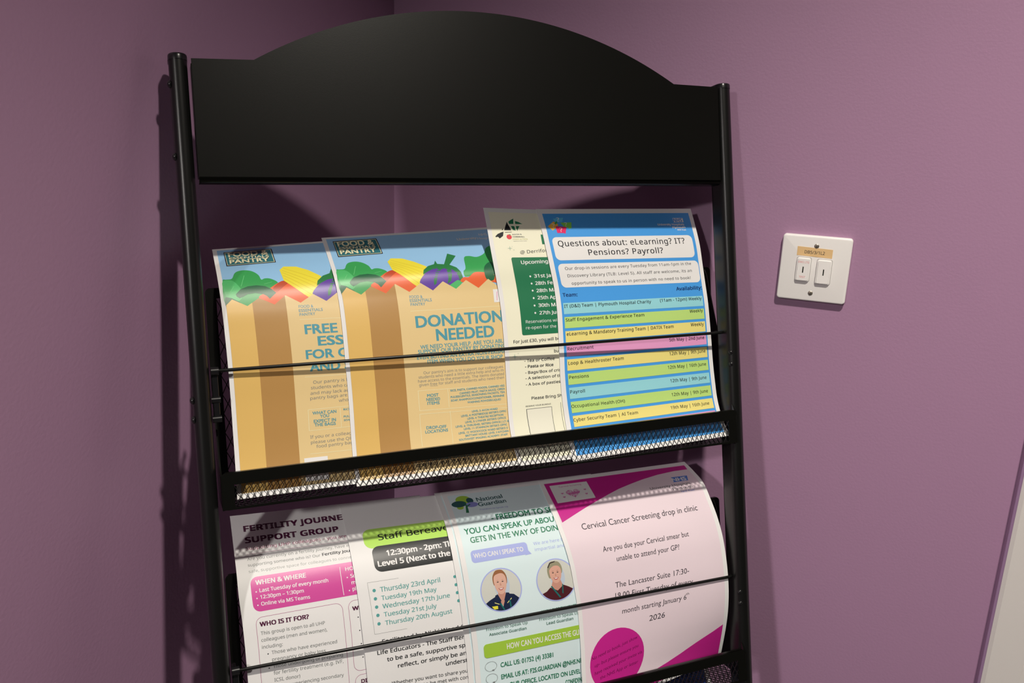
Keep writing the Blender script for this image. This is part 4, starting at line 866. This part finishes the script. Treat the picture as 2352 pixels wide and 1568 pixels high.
            P([(-3.1, my - .6), (-1, my - .2), (1, my - .2), (3.1, my - .6), (1.6, my + 1.7), (0, my + 2.1), (-1.6, my + 1.7)], 'lips', 1); lay += 1
            P([(-2.3, my - .2), (0, my + .2), (2.3, my - .2), (1.1, my + 1.1), (-1.1, my + 1.1)], 'teeth')
    return out

def leaflet(sheet, tray, elems, label, category='leaflet', group=None, name='leaflet', thick=0.35):
    Lt, Rt = SHEETS[sheet]
    org = (spline(Lt, 0) + spline(Rt, 0)) * 0.5
    org_l = sl(org.x, org.y + PITCH * tray, org.z)
    def pos(mx, my):
        v = 1 - my / 297.0; a = mx / 210.0
        q = spline(Lt, v) * (1 - a) + spline(Rt, v) * a
        return sl(q.x, q.y + PITCH * tray, q.z) - org_l
    def nor(mx, my):
        y0, y1 = max(0.0, my - 1.0), min(297.0, my + 1.0)
        d1 = pos(min(mx + 3, 210), my) - pos(max(mx - 3, 0), my); d2 = pos(mx, y1) - pos(mx, y0)
        n = d2.cross(d1).normalized()
        return n
    toks = ['white']; pend = []
    V = []; F = []; FM = []
    # the sheet itself: front, back and edges
    NX, NY = 14, 120
    idx = {}
    for j in range(NY + 1):
        for i in range(NX + 1):
            mx, my = 210.0 * i / NX, 297.0 * j / NY
            p = pos(mx, my); n = nor(mx, my)
            idx[(i, j, 0)] = len(V); V.append(p); idx[(i, j, 1)] = len(V); V.append(p - n * thick * 0.001)
    for j in range(NY):
        for i in range(NX):
            F.append((idx[i, j, 0], idx[i, j + 1, 0], idx[i + 1, j + 1, 0], idx[i + 1, j, 0])); FM.append(0)
            F.append((idx[i, j, 1], idx[i + 1, j, 1], idx[i + 1, j + 1, 1], idx[i, j + 1, 1])); FM.append(0)
    for j in range(NY):
        for i in (0, NX):
            q = (idx[i, j, 0], idx[i, j, 1], idx[i, j + 1, 1], idx[i, j + 1, 0]); F.append(q if i == 0 else q[::-1]); FM.append(0)
    for i in range(NX):
        for j in (0, NY):
            q = (idx[i, j, 0], idx[i + 1, j, 0], idx[i + 1, j, 1], idx[i, j, 1]); F.append(q if j == 0 else q[::-1]); FM.append(0)
    # print
    for lay, tok, polys, tri in expand(elems):
        if tok not in toks: toks.append(tok)
        mi = toks.index(tok); z = (0.05 + 0.016 * lay) * 0.001
        bm = bmesh.new()
        if tri:
            vs_ = [bm.verts.new((min(max(x, 0.3), 209.7), min(max(y, 0.3), 296.7), q * 0.009)) for x, y, q in tri[0]]
            for f in tri[1]:
                try: bm.faces.new([vs_[i] for i in f])
                except ValueError: pass
        else:
            for pts in polys:
                pts = [(min(max(x, 0.3), 209.7), min(max(y, 0.3), 296.7)) for x, y in pts]
                vs_ = [bm.verts.new((x, y, 0)) for x, y in pts]
                for t in tessellate_polygon([[Vector((x, y, 0)) for x, y in pts]]):
                    try: bm.faces.new([vs_[i] for i in t])
                    except ValueError: pass
        ys = [v.co.y for v in bm.verts]; xs = [v.co.x for v in bm.verts]
        st_y, st_x = 297.0 / NY, 15.0
        if max(ys) - min(ys) > 5.5:
            q = math.floor(min(ys) / st_y) + 1
            while q * st_y < max(ys):
                bmesh.ops.bisect_plane(bm, geom=bm.verts[:] + bm.edges[:] + bm.faces[:], plane_co=(0, q * st_y, 0), plane_no=(0, 1, 0), dist=1e-4); q += 1
        if max(xs) - min(xs) > 32 and not tri:
            q = math.floor(min(xs) / st_x) + 1
            while q * st_x < max(xs):
                bmesh.ops.bisect_plane(bm, geom=bm.verts[:] + bm.edges[:] + bm.faces[:], plane_co=(q * st_x, 0, 0), plane_no=(1, 0, 0), dist=1e-4); q += 1
        base = len(V); bm.verts.index_update()
        for v in bm.verts: V.append(pos(v.co.x, v.co.y) + nor(v.co.x, v.co.y) * (z + v.co.z * 0.001))
        for f in bm.faces:
            q = [v.index + base for v in f.verts]
            a, b, c = (f.verts[i].co for i in range(3))
            if (b.x - a.x) * (c.y - a.y) - (b.y - a.y) * (c.x - a.x) > 0: q = q[::-1]   # page y runs down
            F.append(q); FM.append(mi)
        bm.free()
    me = bpy.data.meshes.new(name); me.from_pydata([tuple(v) for v in V], [], F)
    for t in toks: me.materials.append(ink(t))
    me.polygons.foreach_set('material_index', FM); me.polygons.foreach_set('use_smooth', [True] * len(F))
    me.set_sharp_from_angle(angle=math.radians(50)); me.update()
    o = bpy.data.objects.new(name, me); COL.objects.link(o)
    o.matrix_world = STAND_M @ Matrix.Translation(org_l)
    return tag(o, label, category, group)

# entries read ('t', text, x0, y0, x1, y1, cap, token, weight, {options})
def norm(e, sheet):
    if e[0] != 't': return e
    o = dict(e[9]) if len(e) > 9 else {}
    o['sans'] = not (sheet == 'pink' or (sheet in ('foodart', 'foodA', 'foodB') and e[7] != 'greyt') or (sheet == 'guard' and e[7] not in ('sage2', 'lav', 'lav2')))
    return ('t', e[1], e[2], e[3], e[4], e[5], e[6], e[7], e[8], o)
def tkey(e): return (e[1], e[8], e[9].get('sh', 0.0), e[9].get('sp', 1.0), e[9]['sans'])
PRINT = {k: [norm(e, k) for e in v] for k, v in PRINT.items()}
prepare_texts(sorted({tkey(e) for v in PRINT.values() for e in v if e[0] == 't'}))

leaflet('foodA', 0, PRINT['foodart'] + PRINT['foodA'], 'food pantry leaflet headed FREE, leftmost on the upper shelf')
leaflet('foodB', 0, PRINT['foodart'] + PRINT['foodB'], 'food pantry leaflet headed DONATIONS NEEDED, second on the upper shelf')
leaflet('cream', 0, PRINT['cream'], 'cream leaflet with green box of dates, half behind the blue leaflet')
leaflet('blue', 0, PRINT['blue'], 'blue leaflet with coloured team rows, rightmost on the upper shelf')
leaflet('fert', 1, PRINT['fert'], 'white fertility support group leaflet with pink box, leftmost on the lower shelf')
leaflet('staff', 1, PRINT['staff'], 'white staff bereavement leaflet with lime and black banners and teal dates')
leaflet('guard2', 1, [('r', 6, 6, 205, 292, 'pale', 0, 0)], 'pale leaflet showing only a thin edge behind the two portraits leaflet')
leaflet('guard', 1, PRINT['guard'], 'pale green leaflet with tree emblem and two round portraits, lower shelf')
leaflet('pink', 1, PRINT['pink'], 'pink cervical screening leaflet with magenta circle, rightmost on the lower shelf')
leaflet('third', 2, [('r', 5.5, 5.5, 204.5, 291, 'deepblue', 0, 0)], 'dark blue leaflet peeping up under the pink leaflet at the bottom of the stand')

# ------------------------------------------------------------------ key switch on the right wall
def text_into(bm, s, x0, x1, base, h, y, mi, weight=0.5):
    key = (s, weight, 0.0, 1.0, True); prepare_texts([key]); V, F, a, b = TEXTS[key]
    sx = (x1 - x0) / (b - a); sy = h / CAPS[True]
    vs_ = [bm.verts.new((x0 + (p[0] - a) * sx, y - p[2] * 1e-5, base + p[1] * sy)) for p in V]
    for f in F:
        try: fc = bm.faces.new([vs_[i] for i in f]); fc.material_index = mi
        except ValueError: pass

sw = bpy.data.objects.new('key_switch_plate', None); COL.objects.link(sw); sw.location = (0.62795, 0.0, 1.4374)
tag(sw, 'white square wall plate with two key switches on the right wall', 'switch')
H_ = 0.0430
def switch():
    bm = bmesh.new()
    pts = rrect(-H_, -H_, H_, H_, 0.0042, 6)
    f = prism(bm, pts, -0.0082, -0.0002)
    bmesh.ops.bevel(bm, geom=list(f[0].edges), offset=0.0022, segments=4, profile=0.5, affect='EDGES')
    obj('plate', bm, PLATE, sw, True)
    X = lambda fx: -H_ + 2 * H_ * fx
    Z = lambda fy: H_ - 2 * H_ * fy
    for x0, x1, y0, y1, red in ((0.236, 0.452, 0.326, 0.705, True), (0.528, 0.752, 0.334, 0.725, False)):
        bm = bmesh.new(); bv = prism(bm, rrect(X(x0), Z(y1), X(x1), Z(y0), 0.0026, 5), -0.0086, -0.0081)
        m = obj('key_module', bm, SEAM, sw, True)
        bm = bmesh.new(); g = 0.0006
        bv = prism(bm, rrect(X(x0) + g, Z(y1) + g, X(x1) - g, Z(y0) - g, 0.0026, 5), -0.0120, -0.0082)
        bmesh.ops.bevel(bm, geom=list(bv[0].edges), offset=0.0015, segments=3, affect='EDGES')
        cx = (X(x0) + X(x1)) / 2
        obj('button', bm, PLATE, m, True)
        bm = bmesh.new(); cz = (Z(y0) + Z(y1)) / 2 - 0.0002
        prism(bm, [(cx - 0.00075, cz - 0.0040), (cx + 0.00075, cz - 0.0040), (cx + 0.00075, cz + 0.0040), (cx - 0.00075, cz + 0.0040)], -0.01206, -0.0100)
        obj('keyhole', bm, KEYHOLE, m)
        if red:
            bm = bmesh.new(); text_into(bm, 'EMG LTG', cx - 0.0066, cx + 0.0066, cz + 0.0088, 0.0026, -0.01204, 0); text_into(bm, 'TEST', cx - 0.0040, cx + 0.0040, cz - 0.0108, 0.0025, -0.01204, 0)
            obj('red_lettering', bm, REDINK, m)
    bm = bmesh.new(); prism(bm, [(X(0.228), Z(0.308)), (X(0.735), Z(0.318)), (X(0.735), Z(0.185)), (X(0.226), Z(0.172))], -0.0085, -0.0081)
    text_into(bm, 'DB5/3/1L2', X(0.335), X(0.625), Z(0.272), 0.0040, -0.00856, 1, 0.5)
    obj('label_strip', bm, [LABEL, LABELINK], sw)
    for fx, fy in ((0.497, 0.150), (0.492, 0.872)):
        bm = bmesh.new(); M = Matrix.Translation((X(fx), -0.0080, Z(fy))) @ Matrix.Rotation(math.radians(90), 4, 'X')
        lathe(bm, [(0.0030, 0), (0.0030, 0.0006), (0.0024, 0.0011), (0.0010, 0.0013), (0.0002, 0.00132)], 20, M)
        o = obj('screw', bm, SCREW, sw, True)
        bm = bmesh.new(); prism(bm, [(X(fx) - 0.0004, Z(fy) - 0.0022), (X(fx) + 0.0004, Z(fy) - 0.0022), (X(fx) + 0.0004, Z(fy) + 0.0022), (X(fx) - 0.0004, Z(fy) + 0.0022)], -0.00945, -0.0088)
        obj('slot', bm, KEYHOLE, o)
switch()
